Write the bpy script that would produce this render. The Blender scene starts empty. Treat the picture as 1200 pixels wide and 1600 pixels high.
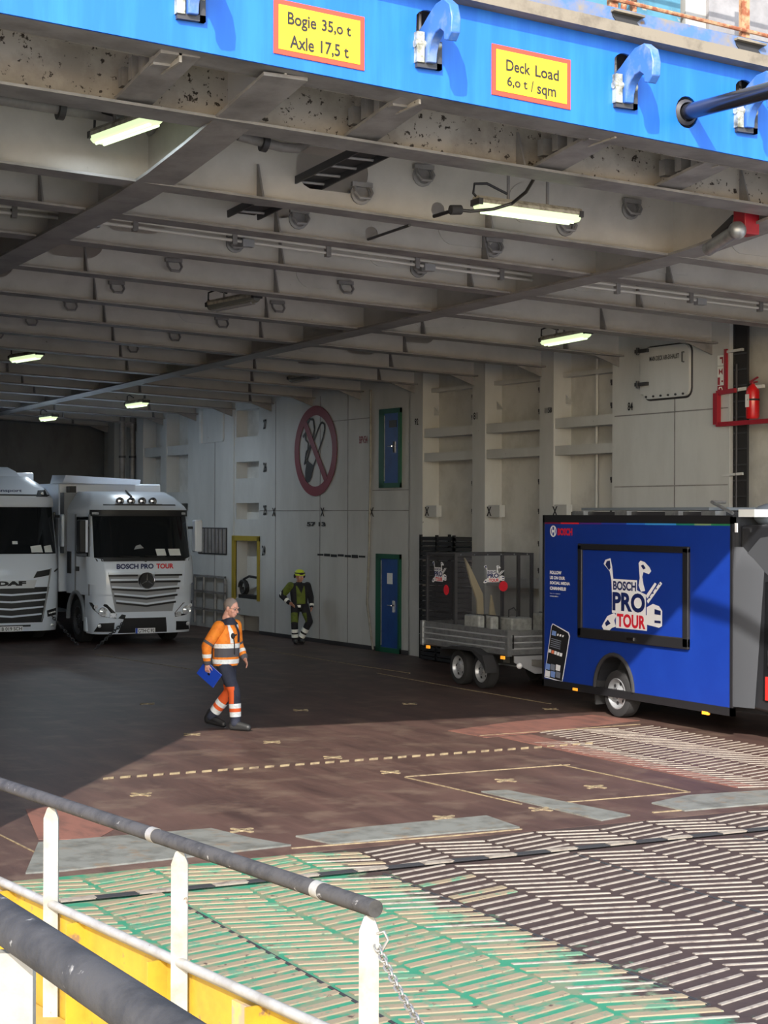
import bpy, bmesh, math, random
from mathutils import Vector, Matrix
from mathutils.geometry import tessellate_polygon
random.seed(7)
scene = bpy.context.scene
COL = scene.collection
V = Vector
# ------------------------------------------------------------------ camera
FPX, YAW, Y0, ROLL, EYE = 2700.0, 0.478, 805.0, 0.003, 2.9
cam_d = bpy.data.cameras.new('camera'); cam = bpy.data.objects.new('camera', cam_d); COL.objects.link(cam)
cam_d.sensor_fit = 'AUTO'; cam_d.sensor_width = 36.0; cam_d.lens = FPX * 36.0 / 1600.0
cam_d.shift_y = (Y0 - 800.0) / 1600.0; cam_d.clip_start = 0.1; cam_d.clip_end = 500
cam.matrix_world = Matrix.Translation((0, 0, EYE)) @ Matrix.Rotation(-YAW, 4, 'Z') @ Matrix.Rotation(math.pi/2, 4, 'X') @ Matrix.Rotation(ROLL, 4, 'Z')
scene.camera = cam
# ------------------------------------------------------------------ sky, sun, exposure
SUN_DIR = V((0.72, 1.0, -0.78)).normalized()
world = bpy.data.worlds.new('world'); scene.world = world; world.use_nodes = True
wn = world.node_tree.nodes; wl = world.node_tree.links
sky = wn.new('ShaderNodeTexSky'); sky.sky_type = 'NISHITA'; sky.sun_disc = False
sky.sun_elevation = math.asin(-SUN_DIR.z); sky.sun_rotation = math.atan2(-SUN_DIR.x, -SUN_DIR.y)
sky.air_density = 1.0; sky.dust_density = 1.5
wl.new(sky.outputs[0], wn['Background'].inputs[0]); wn['Background'].inputs[1].default_value = 0.34
sun_d = bpy.data.lights.new('sun', 'SUN'); sun_d.energy = 5.2; sun_d.angle = math.radians(0.53); sun_d.color = (1.0, 0.955, 0.89)
sun = bpy.data.objects.new('sun', sun_d); COL.objects.link(sun)
sun.rotation_euler = SUN_DIR.to_track_quat('-Z', 'Y').to_euler(); sun.location = (-10, -15, 20)
scene.view_settings.view_transform = 'Standard'; scene.view_settings.look = 'None'
scene.view_settings.exposure = 0.65; scene.view_settings.gamma = 1.0
scene.view_settings.use_curve_mapping = False
# ------------------------------------------------------------------ survey helpers: a sight line meets a known plane of the place
_S, _C = math.sin(YAW), math.cos(YAW)
def ray(px, py):
    u, v = px - 600.0, py - Y0
    c, s = math.cos(ROLL), math.sin(ROLL)
    u, v = (u*c + v*s)/FPX, (-u*s + v*c)/FPX
    return V((_S + u*_C, _C - u*_S, -v))
EYEV = V((0, 0, EYE))
def at(px, py, X=None, Y=None, z=None):
    d = ray(px, py)
    t = X/d.x if X is not None else (Y/d.y if Y is not None else (z-EYE)/d.z)
    return EYEV + d*t
def atwall(px, py, off=0.0):
    d = ray(px, py); return EYEV + d*((18.496+off)/(d.x + 0.049*d.y))
def proj(p):
    q = V(p) - EYEV; D = q.x*_S + q.y*_C
    if D <= 0: return (-1e6, -1e6)
    u = (q.x*_C - q.y*_S)/D*FPX; v = -q.z/D*FPX
    c, s = math.cos(ROLL), math.sin(ROLL)
    return (600 + u*c - v*s, Y0 + u*s + v*c)
def xw(y): return 18.496 - 0.049*y                       # starboard wall line
def bump(y): return 0.0 if y > 17 else 0.045*(17-y)**1.5
def zc(x, y): return 6.59 - 0.041*x - 0.009*y + bump(y)   # underside of the ceiling frames
# ------------------------------------------------------------------ mesh builder
class MB:
    def __init__(self): self.v = []; self.f = []
    def add(self, vs, fs):
        n = len(self.v); self.v += [V(p) for p in vs]; self.f += [tuple(i+n for i in q) for q in fs]; return self
    def hexa(self, p):      # 4 bottom + 4 top
        return self.add(p, [(3,2,1,0),(4,5,6,7),(0,1,5,4),(1,2,6,5),(2,3,7,6),(3,0,4,7)])
    def box(self, x0, x1, y0, y1, z0, z1):
        return self.hexa([(x0,y0,z0),(x1,y0,z0),(x1,y1,z0),(x0,y1,z0),(x0,y0,z1),(x1,y0,z1),(x1,y1,z1),(x0,y1,z1)])
    def obox(self, c, ux, uy, uz):
        c, ux, uy, uz = V(c), V(ux), V(uy), V(uz)
        return self.hexa([c-ux-uy-uz, c+ux-uy-uz, c+ux+uy-uz, c-ux+uy-uz, c-ux-uy+uz, c+ux-uy+uz, c+ux+uy+uz, c-ux+uy+uz])
    def bar(self, p0, p1, w, h, up=(0,0,1)):
        p0, p1, up = V(p0), V(p1), V(up); d = (p1-p0); s = d.cross(up)
        if s.length < 1e-6: s = d.cross(V((1,0,0)))
        s.normalize(); u = s.cross(d).normalized()
        return self.obox((p0+p1)/2, d/2, s*w/2, u*h/2)
    def cyl(self, p0, p1, r0, r1=None, n=12, caps=True):
        p0, p1 = V(p0), V(p1); r1 = r0 if r1 is None else r1
        d = (p1-p0).normalized(); a = d.orthogonal().normalized(); b = d.cross(a)
        vs = []
        for p, r in ((p0, r0), (p1, r1)):
            for k in range(n):
                t = 2*math.pi*k/n; vs.append(p + a*(r*math.cos(t)) + b*(r*math.sin(t)))
        fs = [(k, (k+1) % n, n+(k+1) % n, n+k) for k in range(n)]
        if caps: fs += [tuple(range(n-1, -1, -1)), tuple(range(n, 2*n))]
        return self.add(vs, fs)
    def tube(self, pts, r, n=8, closed=False):
        pts = [V(p) for p in pts]; m = len(pts); rings = []; a = None
        for i, p in enumerate(pts):
            if closed: d = pts[(i+1) % m] - pts[i-1]
            else: d = pts[min(i+1, m-1)] - pts[max(i-1, 0)]
            d.normalize()
            a = (d.orthogonal() if a is None else a - d*a.dot(d)); a.normalize(); b = d.cross(a)
            rr = r[i] if isinstance(r, (list, tuple)) else r
            rings.append([p + a*(rr*math.cos(2*math.pi*k/n)) + b*(rr*math.sin(2*math.pi*k/n)) for k in range(n)])
        vs = [q for R in rings for q in R]; fs = []
        for i in range(m if closed else m-1):
            j = (i+1) % m
            for k in range(n): fs.append((i*n+k, i*n+(k+1) % n, j*n+(k+1) % n, j*n+k))
        if not closed: fs += [tuple(range(n-1, -1, -1)), tuple((m-1)*n+k for k in range(n))]
        return self.add(vs, fs)
    def lathe(self, c, axis, prof, n=20, cap0=True):
        c, ax = V(c), V(axis).normalized(); a = ax.orthogonal().normalized(); b = ax.cross(a); vs = []; fs = []
        for r, h in prof:
            for k in range(n):
                t = 2*math.pi*k/n; vs.append(c + ax*h + a*(r*math.cos(t)) + b*(r*math.sin(t)))
        for i in range(len(prof)-1):
            for k in range(n): fs.append((i*n+k, i*n+(k+1) % n, (i+1)*n+(k+1) % n, (i+1)*n+k))
        m = len(prof)
        if cap0 and prof[0][0] > 1e-5: fs.append(tuple(range(n-1, -1, -1)))
        if prof[-1][0] > 1e-5: fs.append(tuple((m-1)*n+k for k in range(n)))
        return self.add(vs, fs)
    def sph(self, c, rx, ry=None, rz=None, n=12, m=8, rot=None):
        ry = rx if ry is None else ry; rz = rx if rz is None else rz; c = V(c); vs = []; fs = []
        for i in range(m+1):
            ph = math.pi*i/m
            for k in range(n):
                t = 2*math.pi*k/n; q = V((rx*math.sin(ph)*math.cos(t), ry*math.sin(ph)*math.sin(t), rz*math.cos(ph)))
                vs.append(c + (rot @ q if rot else q))
        for i in range(m):
            for k in range(n): fs.append((i*n+k, (i+1)*n+k, (i+1)*n+(k+1) % n, i*n+(k+1) % n))
        return self.add(vs, fs)
    def prism(self, pts, ext):
        pts = [V(p) for p in pts]; n = len(pts); e = V(ext)
        return self.add(pts + [p+e for p in pts], [tuple(range(n-1, -1, -1)), tuple(range(n, 2*n))] + [(k, (k+1) % n, n+(k+1) % n, n+k) for k in range(n)])
    def holed(self, outer, holes, fn, ext):     # flat plate with holes; outer/holes in 2D, fn maps to 3D
        loops = [outer] + holes
        tri = tessellate_polygon([[V((p[0], p[1], 0)) for p in L] for L in loops])
        flat = [p for L in loops for p in L]; n = len(flat); e = V(ext)
        base = [V(fn(*p)) for p in flat]; fs = []
        for t in tri: fs += [tuple(t), tuple(i+n for i in reversed(t))]
        o = 0
        for L in loops:
            m = len(L); fs += [(o+k, o+(k+1) % m, n+o+(k+1) % m, n+o+k) for k in range(m)]; o += m
        return self.add(base + [p+e for p in base], fs)
    def grid(self, rows):
        nv, nu = len(rows), len(rows[0]); vs = [p for r in rows for p in r]
        return self.add(vs, [(j*nu+i, j*nu+i+1, (j+1)*nu+i+1, (j+1)*nu+i) for j in range(nv-1) for i in range(nu-1)])
    def loft(self, rings, caps=True):
        n = len(rings[0]); vs = [p for r in rings for p in r]; m = len(rings)
        fs = [(j*n+i, j*n+(i+1) % n, (j+1)*n+(i+1) % n, (j+1)*n+i) for j in range(m-1) for i in range(n)]
        if caps: fs += [tuple(range(n-1, -1, -1)), tuple((m-1)*n+k for k in range(n))]
        return self.add(vs, fs)
    def mesh(self, name, mat=None, smooth=None, recalc=True):
        me = bpy.data.meshes.new(name); me.from_pydata([tuple(p) for p in self.v], [], self.f)
        finish(me, mat, smooth, recalc); return me
    def build(self, name, mat, parent=None, smooth=35, bevel=0, **tags):
        off = V((0,0,0))
        if parent is None and self.v:
            xs = [p.x for p in self.v]; ys = [p.y for p in self.v]
            off = V(((min(xs)+max(xs))/2, (min(ys)+max(ys))/2, min(p.z for p in self.v)))
            self.v = [p-off for p in self.v]
        me = self.mesh(name, mat, smooth)
        o = link(name, me, parent, off, **tags)
        if bevel:
            b = o.modifiers.new('bevel', 'BEVEL'); b.width = bevel; b.segments = 2; b.limit_method = 'ANGLE'; b.angle_limit = math.radians(40)
        return o
def finish(me, mat, smooth=35, recalc=True):
    if recalc:
        bm = bmesh.new(); bm.from_mesh(me); bmesh.ops.recalc_face_normals(bm, faces=bm.faces); bm.to_mesh(me); bm.free()
    if mat is not None: me.materials.append(mat)
    if smooth:
        me.shade_smooth(); me.set_sharp_from_angle(angle=math.radians(smooth))
    me.update()
PINV = {}
def link(name, data, parent=None, loc=None, label=None, cat=None, group=None, kind=None):
    o = bpy.data.objects.new(name, data); COL.objects.link(o)
    if loc is not None: o.location = loc
    if parent is not None:
        o.parent = parent
        if parent.name in PINV: o.matrix_parent_inverse = PINV[parent.name]
        elif parent.parent is None and parent.type == 'MESH' and data is not None:
            o.matrix_parent_inverse = Matrix.Translation(parent.location).inverted()
    if label: o['label'] = label
    if cat: o['category'] = cat
    if group: o['group'] = group
    if kind: o['kind'] = kind
    return o
def thing(name, label, cat, loc, rotz=0.0, local=False, group=None, kind=None):
    o = link(name, None, None, loc, label, cat, group, kind); o.rotation_euler = (0, 0, rotz); o.empty_display_size = 0.2
    if not local: PINV[o.name] = (Matrix.Translation(loc) @ Matrix.Rotation(rotz, 4, 'Z')).inverted()
    return o
def struct(mb, name, mat, label=None, smooth=35): return mb.build(name, mat, None, smooth, label=label, kind='structure')
def evalmesh(o):
    dg = bpy.context.evaluated_depsgraph_get(); dg.update()
    return bpy.data.meshes.new_from_object(o.evaluated_get(dg))
def remesh(mb, vox, iters=4, fac=0.5):
    me = mb.mesh('tmp', None, None); o = bpy.data.objects.new('tmp', me); COL.objects.link(o)
    r = o.modifiers.new('r', 'REMESH'); r.mode = 'VOXEL'; r.voxel_size = vox
    if iters: s = o.modifiers.new('s', 'SMOOTH'); s.iterations = iters; s.factor = fac
    out = evalmesh(o); bpy.data.objects.remove(o); bpy.data.meshes.remove(me); return out
# ------------------------------------------------------------------ lettering
def text(s, name, mat, parent, o, xd, yd, w, h, bold=0.0, ext=0.004, shear=0.0):
    """flat lettering filling a w x h box whose lower left corner is o"""
    cu = bpy.data.curves.new('t', 'FONT'); cu.body = s; cu.size = 1; cu.offset = bold; cu.shear = shear; cu.extrude = 0; cu.resolution_u = 4; cu.space_line = 0.85
    to = bpy.data.objects.new('t', cu); COL.objects.link(to)
    me = evalmesh(to); bpy.data.objects.remove(to); bpy.data.curves.remove(cu)
    xs = [v.co.x for v in me.vertices]; ys = [v.co.y for v in me.vertices]
    x0, x1, y0, y1 = min(xs), max(xs), min(ys), max(ys)
    o, xd, yd = V(o), V(xd), V(yd); nrm = xd.cross(yd).normalized()
    for v in me.vertices:
        a, b = (v.co.x-x0)/(x1-x0)*w, (v.co.y-y0)/(y1-y0)*h
        v.co = o + xd*a + yd*b + nrm*ext
    me.materials.clear(); me.materials.append(mat); me.name = name
    return link(name, me, parent)
# ------------------------------------------------------------------ materials
MATS = {}
def rgb(r, g, b):
    f = lambda c: ((c/255+0.055)/1.055)**2.4 if c > 10 else c/255/12.92
    return (f(r), f(g), f(b), 1)
def pm(name, c, rough=0.5, metal=0.0, c2=None, scale=4.0, lo=0.45, hi=0.65, stretch=(1,1,1), bump=0.0, c3=None, scale3=20.0, lo3=0.62, hi3=0.68, emit=0.0, alpha=None, trans=0.0, world=True, spec=0.5, coat=0.0, bscale=None):
    m = bpy.data.materials.new(name); m.use_nodes = True; nt = m.node_tree; N = nt.nodes; L = nt.links; b = N['Principled BSDF']
    c = tuple(c) if len(c) == 4 else (*c, 1)
    b.inputs['Base Color'].default_value = c; b.inputs['Roughness'].default_value = rough; b.inputs['Metallic'].default_value = metal
    b.inputs['Specular IOR Level'].default_value = spec; b.inputs['Coat Weight'].default_value = coat
    if trans: b.inputs['Transmission Weight'].default_value = trans
    if alpha is not None: b.inputs['Alpha'].default_value = alpha
    if emit: b.inputs['Emission Color'].default_value = c; b.inputs['Emission Strength'].default_value = emit
    if c2 or c3 or bump:
        if world: src = N.new('ShaderNodeNewGeometry').outputs['Position']
        else: src = N.new('ShaderNodeTexCoord').outputs['Object']
        mp = N.new('ShaderNodeMapping'); mp.inputs['Scale'].default_value = stretch; L.new(src, mp.inputs['Vector'])
    def nz(sc, det=6, vec=None):
        n = N.new('ShaderNodeTexNoise'); n.inputs['Scale'].default_value = sc; n.inputs['Detail'].default_value = det; n.inputs['Roughness'].default_value = 0.65
        L.new(vec or mp.outputs[0], n.inputs['Vector']); return n.outputs['Fac']
    def ramp(fac, lo, hi):
        r = N.new('ShaderNodeMapRange'); r.inputs['From Min'].default_value = lo; r.inputs['From Max'].default_value = hi; L.new(fac, r.inputs['Value']); return r.outputs[0]
    cur = None
    def mix(fac, a, bcol):
        x = N.new('ShaderNodeMix'); x.data_type = 'RGBA'; L.new(fac, x.inputs['Factor'])
        if isinstance(a, tuple): x.inputs['A'].default_value = a
        else: L.new(a, x.inputs['A'])
        x.inputs['B'].default_value = bcol; return x.outputs['Result']
    cur = c
    if c2: cur = mix(ramp(nz(scale), lo, hi), cur, tuple(c2) if len(c2) == 4 else (*c2, 1))
    if c3: cur = mix(ramp(nz(scale3, 4, src), lo3, hi3), cur, tuple(c3) if len(c3) == 4 else (*c3, 1))
    if not isinstance(cur, tuple): L.new(cur, b.inputs['Base Color'])
    if bump:
        bp = N.new('ShaderNodeBump'); bp.inputs['Strength'].default_value = bump; bp.inputs['Distance'].default_value = 0.02
        L.new(nz(bscale or scale*3), bp.inputs['Height']); L.new(bp.outputs[0], b.inputs['Normal'])
    MATS[name] = m; return m
GREY   = pm('ceiling_paint', rgb(190,187,182), 0.5, c2=rgb(168,165,160), scale=1.3, lo=.4, hi=.75, c3=rgb(70,62,56), scale3=9, lo3=.70, hi3=.78, bump=.05)
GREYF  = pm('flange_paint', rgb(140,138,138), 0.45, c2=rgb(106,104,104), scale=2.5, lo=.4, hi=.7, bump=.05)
GREYS  = pm('speckled_paint', rgb(176,171,163), 0.5, c2=rgb(146,140,132), scale=1.5, c3=rgb(50,42,36), scale3=16, lo3=.60, hi3=.64, bump=.08)
WALL   = pm('wall_paint', rgb(190,192,192), 0.5, c2=rgb(168,170,170), scale=.9, lo=.4, hi=.75, stretch=(1,1,.35), c3=rgb(80,76,72), scale3=6, lo3=.72, hi3=.78, bump=.04)
WALLB  = pm('wall_back_paint', rgb(200,200,197), 0.5, c2=rgb(178,178,175), scale=1.2, bump=.04)
DECK   = pm('deck_steel', rgb(88,67,60), 0.5, c2=rgb(58,43,40), scale=1.6, lo=.35, hi=.7, stretch=(1.6,.25,1), c3=rgb(104,87,75), scale3=1.6, lo3=.5, hi3=.74, bump=.15, bscale=14, spec=.3)
RUSTY  = pm('deck_red', rgb(122,82,70), 0.6, c2=rgb(94,66,58), scale=3, stretch=(1.5,.5,1), bump=.1)
PLATE  = pm('plate_grey', rgb(112,113,107), 0.55, c2=rgb(88,88,82), scale=4, c3=rgb(112,100,84), scale3=5, lo3=.55, hi3=.7, bump=.1)
CREAM  = pm('tread_cream', rgb(134,125,113), 0.7, c2=rgb(92,80,72), scale=9, lo=.5, hi=.7, bump=.2)
TAN    = pm('tread_tan', rgb(130,116,92), 0.75, c2=rgb(84,118,92), scale=4, lo=.54, hi=.6, c3=rgb(74,58,48), scale3=11, lo3=.62, hi3=.68, bump=.3)
PAINTY = pm('line_paint', rgb(138,123,94), 0.7, c2=rgb(98,82,66), scale=12, bump=.1)
BLUE   = pm('header_blue', rgb(16,92,190), 0.42, c2=rgb(28,104,196), scale=1.6, stretch=(3,1,.25), bump=.02)
BLUEW  = pm('weathered_blue', rgb(64,98,148), 0.6, c2=rgb(116,108,95), scale=3.5, lo=.4, hi=.62, c3=rgb(110,86,60), scale3=6, lo3=.62, hi3=.7, bump=.15)
LEDGE  = pm('ledge_grey', rgb(116,108,94), 0.6, c2=rgb(92,84,72), scale=4, bump=.15)
RUST   = pm('rusty_rail', rgb(158,124,92), 0.7, c2=rgb(120,66,38), scale=9, lo=.42, hi=.56, bump=.3)
BLACK  = pm('black', (.012,.012,.014), 0.5)
BLACKM = pm('black_matte', (.02,.02,.022), 0.8)
RUBBER = pm('rubber', (.018,.018,.019), 0.85, bump=.1, scale=20)
DKMET  = pm('dark_metal', (.05,.05,.055), 0.5, .3)
ALU    = pm('aluminium', rgb(165,168,170), 0.38, .7, c2=rgb(140,142,145), scale=6)
CHROME = pm('chrome', (.75,.76,.78), 0.12, 1.0)
WHITE  = pm('white_gloss', rgb(228,231,234), 0.3, coat=.4)
WHITER = pm('white_rail', rgb(142,140,133), 0.5, c2=rgb(124,119,109), scale=6, c3=rgb(82,62,44), scale3=14, lo3=.68, hi3=.72, bump=.1)
GREYPL = pm('grey_plastic', rgb(150,152,156), 0.5)
NAVY   = pm('navy_print', rgb(18,34,92), 0.5)
VANB   = pm('van_blue', rgb(19,50,136), 0.4, c2=rgb(21,54,142), scale=2)
REDP   = pm('red_print', rgb(214,32,52), 0.5)
WHITEP = pm('white_print', rgb(235,236,238), 0.6)
BLACKP = pm('black_print', (.01,.01,.012), 0.6)
REDS   = pm('red_paint', rgb(150,22,38), 0.45)
REDD   = pm('sign_red', rgb(118,28,46), 0.5)
ORANGER= pm('sign_orange_red', rgb(204,62,42), 0.5)
YELS   = pm('sign_yellow', rgb(222,184,26), 0.5, c2=rgb(208,170,30), scale=3)
GLASSD = pm('dark_glass', (.012,.014,.016), 0.06, spec=.6)
GLASSC = pm('clear_glass', (.85,.9,.88), 0.04, trans=1.0, alpha=.35)
SMOKE  = pm('smoked_panel', (.08,.08,.09), 0.08, alpha=.26, spec=.6)
LENS   = pm('lamp_glass', (.8,.82,.85), 0.1, .3, c2=(.35,.36,.4), scale=30, world=False)
LIT    = pm('lit_tube', (.62,.78,.46), 0.4, emit=1.4)
LITLENS= pm('lit_diffuser', (.50,.60,.35), 0.3, emit=1.0)
LENSOFF= pm('diffuser_off', rgb(120,122,118), 0.25, alpha=.85)
AMBER  = pm('amber', (1.0,.38,.03), 0.3, emit=.5)
YEL    = pm('bulwark_yellow', rgb(172,138,40), 0.5, c2=rgb(152,118,36), scale=2.5, c3=rgb(120,96,70), scale3=7, lo3=.60, hi3=.66, bump=.1)
OCHRE  = pm('walkway_ochre', rgb(168,136,58), 0.7, c2=rgb(150,120,54), scale=5, bump=.2)
BLKRAIL= pm('rail_black', rgb(66,64,62), 0.75, c2=rgb(48,47,46), scale=10, c3=rgb(136,133,128), scale3=16, lo3=.65, hi3=.70, bump=.15, spec=.2)
GALV   = pm('galvanised', rgb(136,134,129), 0.45, .6)
CONCR  = pm('quay_concrete', rgb(190,184,174), 0.85, c2=rgb(170,165,156), scale=.6, bump=.1)
DOORB  = pm('door_blue', rgb(28,72,140), 0.45, c2=rgb(24,62,126), scale=3)
DOORG  = pm('door_frame_green', rgb(18,82,62), 0.5)
OLIVE  = pm('yellow_frame', rgb(150,132,44), 0.55)
ORANGE = pm('hivis_orange', rgb(246,142,40), 0.75, c2=rgb(226,116,28), scale=9, bump=.2, bscale=18)
ORANGE2= pm('hivis_trim', rgb(236,98,40), 0.75)
DKGREY = pm('cloth_grey', rgb(84,82,86), 0.85, bump=.2, scale=8)
NAVYC  = pm('cloth_navy', rgb(48,52,66), 0.85, c2=rgb(38,40,54), scale=7, bump=.25, bscale=20)
BLKC   = pm('cloth_black', rgb(30,30,36), 0.85, bump=.2, scale=8)
REFL   = pm('reflective', rgb(240,242,238), 0.35, c2=rgb(215,218,216), scale=30)
SKIN   = pm('skin', rgb(222,168,146), 0.55, c2=rgb(206,146,126), scale=12)
HAIR   = pm('grey_hair', rgb(136,124,116), 0.8, bump=.3, scale=40)
GREENC = pm('hivis_green', rgb(100,114,38), 0.8, c2=rgb(80,92,32), scale=9, bump=.2)
HELMET = pm('helmet_lime', rgb(202,222,60), 0.4)
BOOT   = pm('boot_black', (.02,.02,.02), 0.5, bump=.1, scale=10)
FOLDER = pm('folder_blue', rgb(28,66,170), 0.4)
PAPER  = pm('paper', rgb(225,228,226), 0.8)
BLOCK  = pm('foam_grey', rgb(150,152,150), 0.8, c2=rgb(125,127,126), scale=10, bump=.2)
RIMS   = pm('rim_silver', rgb(160,162,165), .35, .4)
BEIGE  = pm('beige_cloth', rgb(232,218,182), 0.8, bump=.2, scale=6)
CARB   = pm('van_black', rgb(38,39,42), 0.32, coat=.3)
VANG   = pm('van_grey_trim', rgb(66,68,72), 0.5)
DARKW  = pm('bulkhead_painted_shade', rgb(98,102,108), 0.6, c2=rgb(80,84,90), scale=1.0, stretch=(1,1,.4))  # grey darkened to put the far hold's dimness into end and left walls
GREENM = pm('machine_green_blue', rgb(70,120,140), 0.5, c2=rgb(52,92,112), scale=2, c3=rgb(150,140,126), scale3=4, lo3=.62, hi3=.68)
CRATE  = pm('crate_black', rgb(30,31,34), 0.7)
DOME   = pm('grey_dome', rgb(120,130,142), 0.5)
# ramp: green paint worn off towards starboard, brown steel below
def ramp_mat():
    m = bpy.data.materials.new('ramp_paint'); m.use_nodes = True; nt = m.node_tree; N, L = nt.nodes, nt.links; b = N['Principled BSDF']; b.inputs['Roughness'].default_value = .55
    g = N.new('ShaderNodeNewGeometry').outputs['Position']; sp = N.new('ShaderNodeSeparateXYZ'); L.new(g, sp.inputs[0])
    n = N.new('ShaderNodeTexNoise'); n.inputs['Scale'].default_value = 3.0; n.inputs['Detail'].default_value = 8; n.inputs['Roughness'].default_value = .7; L.new(g, n.inputs['Vector'])
    # worn line: x + 2.2*(noise-.5) + .09*(y-9)
    a = N.new('ShaderNodeMath'); a.operation = 'MULTIPLY_ADD'; L.new(n.outputs['Fac'], a.inputs[0]); a.inputs[1].default_value = 2.4; L.new(sp.outputs['X'], a.inputs[2])
    r = N.new('ShaderNodeMapRange'); L.new(a.outputs[0], r.inputs['Value']); r.inputs['From Min'].default_value = 7.35; r.inputs['From Max'].default_value = 7.6
    n2 = N.new('ShaderNodeTexNoise'); n2.inputs['Scale'].default_value = 5.0; n2.inputs['Detail'].default_value = 8; L.new(g, n2.inputs['Vector'])
    r2 = N.new('ShaderNodeMapRange'); L.new(n2.outputs['Fac'], r2.inputs['Value']); r2.inputs['From Min'].default_value = .47; r2.inputs['From Max'].default_value = .56
    m1 = N.new('ShaderNodeMix'); m1.data_type = 'RGBA'; m1.inputs['A'].default_value = rgb(48,120,90); m1.inputs['B'].default_value = rgb(104,116,90); L.new(r2.outputs[0], m1.inputs['Factor'])
    n3 = N.new('ShaderNodeTexNoise'); n3.inputs['Scale'].default_value = 9.0; n3.inputs['Detail'].default_value = 6; L.new(g, n3.inputs['Vector'])
    m3 = N.new('ShaderNodeMix'); m3.data_type = 'RGBA'; m3.inputs['A'].default_value = rgb(68,53,48); m3.inputs['B'].default_value = rgb(48,37,34); L.new(n3.outputs['Fac'], m3.inputs['Factor'])
    m2 = N.new('ShaderNodeMix'); m2.data_type = 'RGBA'; L.new(r.outputs[0], m2.inputs['Factor']); L.new(m1.outputs['Result'], m2.inputs['A']); L.new(m3.outputs['Result'], m2.inputs['B'])
    L.new(m2.outputs['Result'], b.inputs['Base Color'])
    bp = N.new('ShaderNodeBump'); bp.inputs['Strength'].default_value = .2; bp.inputs['Distance'].default_value = .02; L.new(n3.outputs['Fac'], bp.inputs['Height']); L.new(bp.outputs[0], b.inputs['Normal'])
    return m
RAMPM = ramp_mat()
# ================================================================== STRUCTURE
struct(MB().box(-60, 60, -60, 12.4, -0.9, -0.7), 'quay_ground', CONCR, 'unseen concrete quay below the ramp, pale to bounce light')  # ground out of view, put in to bounce daylight up to the ceiling
# --- deck
floor = struct(MB().box(-6, 18.6, 13.48, 50, -0.25, 0), 'floor', DECK, 'dark brown steel vehicle deck with tyre marks')
def fpoly(name, pix, mat, h=0.012, parent=None, z0=0.0):
    pts = [at(px, py, z=0) for px, py in pix]; return MB().prism([V((p.x, p.y, z0)) for p in pts], (0, 0, h)).build(name, mat, parent or floor)
def fline(name, pix, w, mat, parent=None, h=0.008):
    mb = MB()
    for (a, b) in zip(pix[:-1], pix[1:]):
        A, B = at(*a, z=0), at(*b, z=0); mb.bar((A.x, A.y, h/2), (B.x, B.y, h/2), w, h)
    return mb.build(name, mat, parent or floor)
# grey closing plates along the sill
for pix in ([(60,1318),(330,1296),(392,1311),(455,1322),(100,1362),(40,1366)], [(462,1308),(560,1295),(760,1276),(812,1294),(700,1303),(520,1320)],
            [(752,1238),(792,1236),(985,1275),(940,1283)], [(1018,1256),(1075,1244),(1200,1236),(1260,1233),(1260,1251),(1070,1268)]):
    fpoly('cover_plate', pix, PLATE, .014)
fpoly('worn_patch', [(40,1265),(110,1258),(190,1290),(150,1312),(60,1312)], RUSTY, .004)
fpoly('worn_patch', [(700,1142),(800,1128),(925,1117),(1000,1126),(860,1142),(760,1153)], RUSTY, .004)
fpoly('worn_patch', [(780,1152),(830,1148),(1180,1229),(1150,1231)], RUSTY, .005)
for pix, w in (([(1020,1270),(1260,1251)], .05), ([(455,1326),(700,1307),(815,1296)], .04), ([(633,1214),(742,1206),(890,1195)], .035), ([(633,1215),(815,1257)], .03),
               ([(875,1195),(1078,1238)], .03), ([(1078,1238),(885,1254)], .03), ([(750,1150),(1000,1132)], .03), ([(0,1305),(70,1340)], .02), ([(590,1052),(720,1076),(860,1100)], .05), ([(390,1012),(560,1040),(640,1052)], .04), ([(150,1023),(300,1046)], .04)):
    fline('painted_line', pix, w*.65, PAINTY)
# rope like dashed weld line across the deck
A, B, C2 = at(157,1218,z=0), at(610,1186,z=0), at(930,1162,z=0)
dash = MB().prism([(-.15,-.045,0),(.10,-.02,0),(.15,.045,0),(-.10,.02,0)], (0,0,.02)).mesh('dash', PAINTY)
for k in range(34):
    t = (k+.5)/34; p = A.lerp(C2, t); o = link('dash', dash, floor, (p.x, p.y, 0)); o.rotation_euler = (0,0,math.atan2(C2.y-A.y, C2.x-A.x)); o.scale = (.5, .6, 1)
# lashing sockets (cloverleaf pots)
def cross_mb():
    mb = MB()
    for k in range(4):
        a = k*math.pi/2 + .4; mb.obox((.09*math.cos(a), .09*math.sin(a), .008), (.1*math.cos(a), .1*math.sin(a), 0), (-.03*math.sin(a), .03*math.cos(a), 0), (0,0,.008))
    mb.lathe((0,0,0), (0,0,1), [(.07,0),(.07,.02),(.03,.02),(.03,.006)], 10); return mb
cross = cross_mb().mesh('lashing_pot', PAINTY)
for px, py in ((220,1242),(378,1298),(425,1160),(520,1184),(845,1265),(860,1108),(790,1220),(610,1207),(300,1148),(695,1278),(470,1110),(230,1100),(640,1100),(930,1230)):
    p = at(px, py, z=0); o = link('lashing_pot', cross, floor, (p.x, p.y, 0)); o.scale = (.7,.7,.6)
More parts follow.
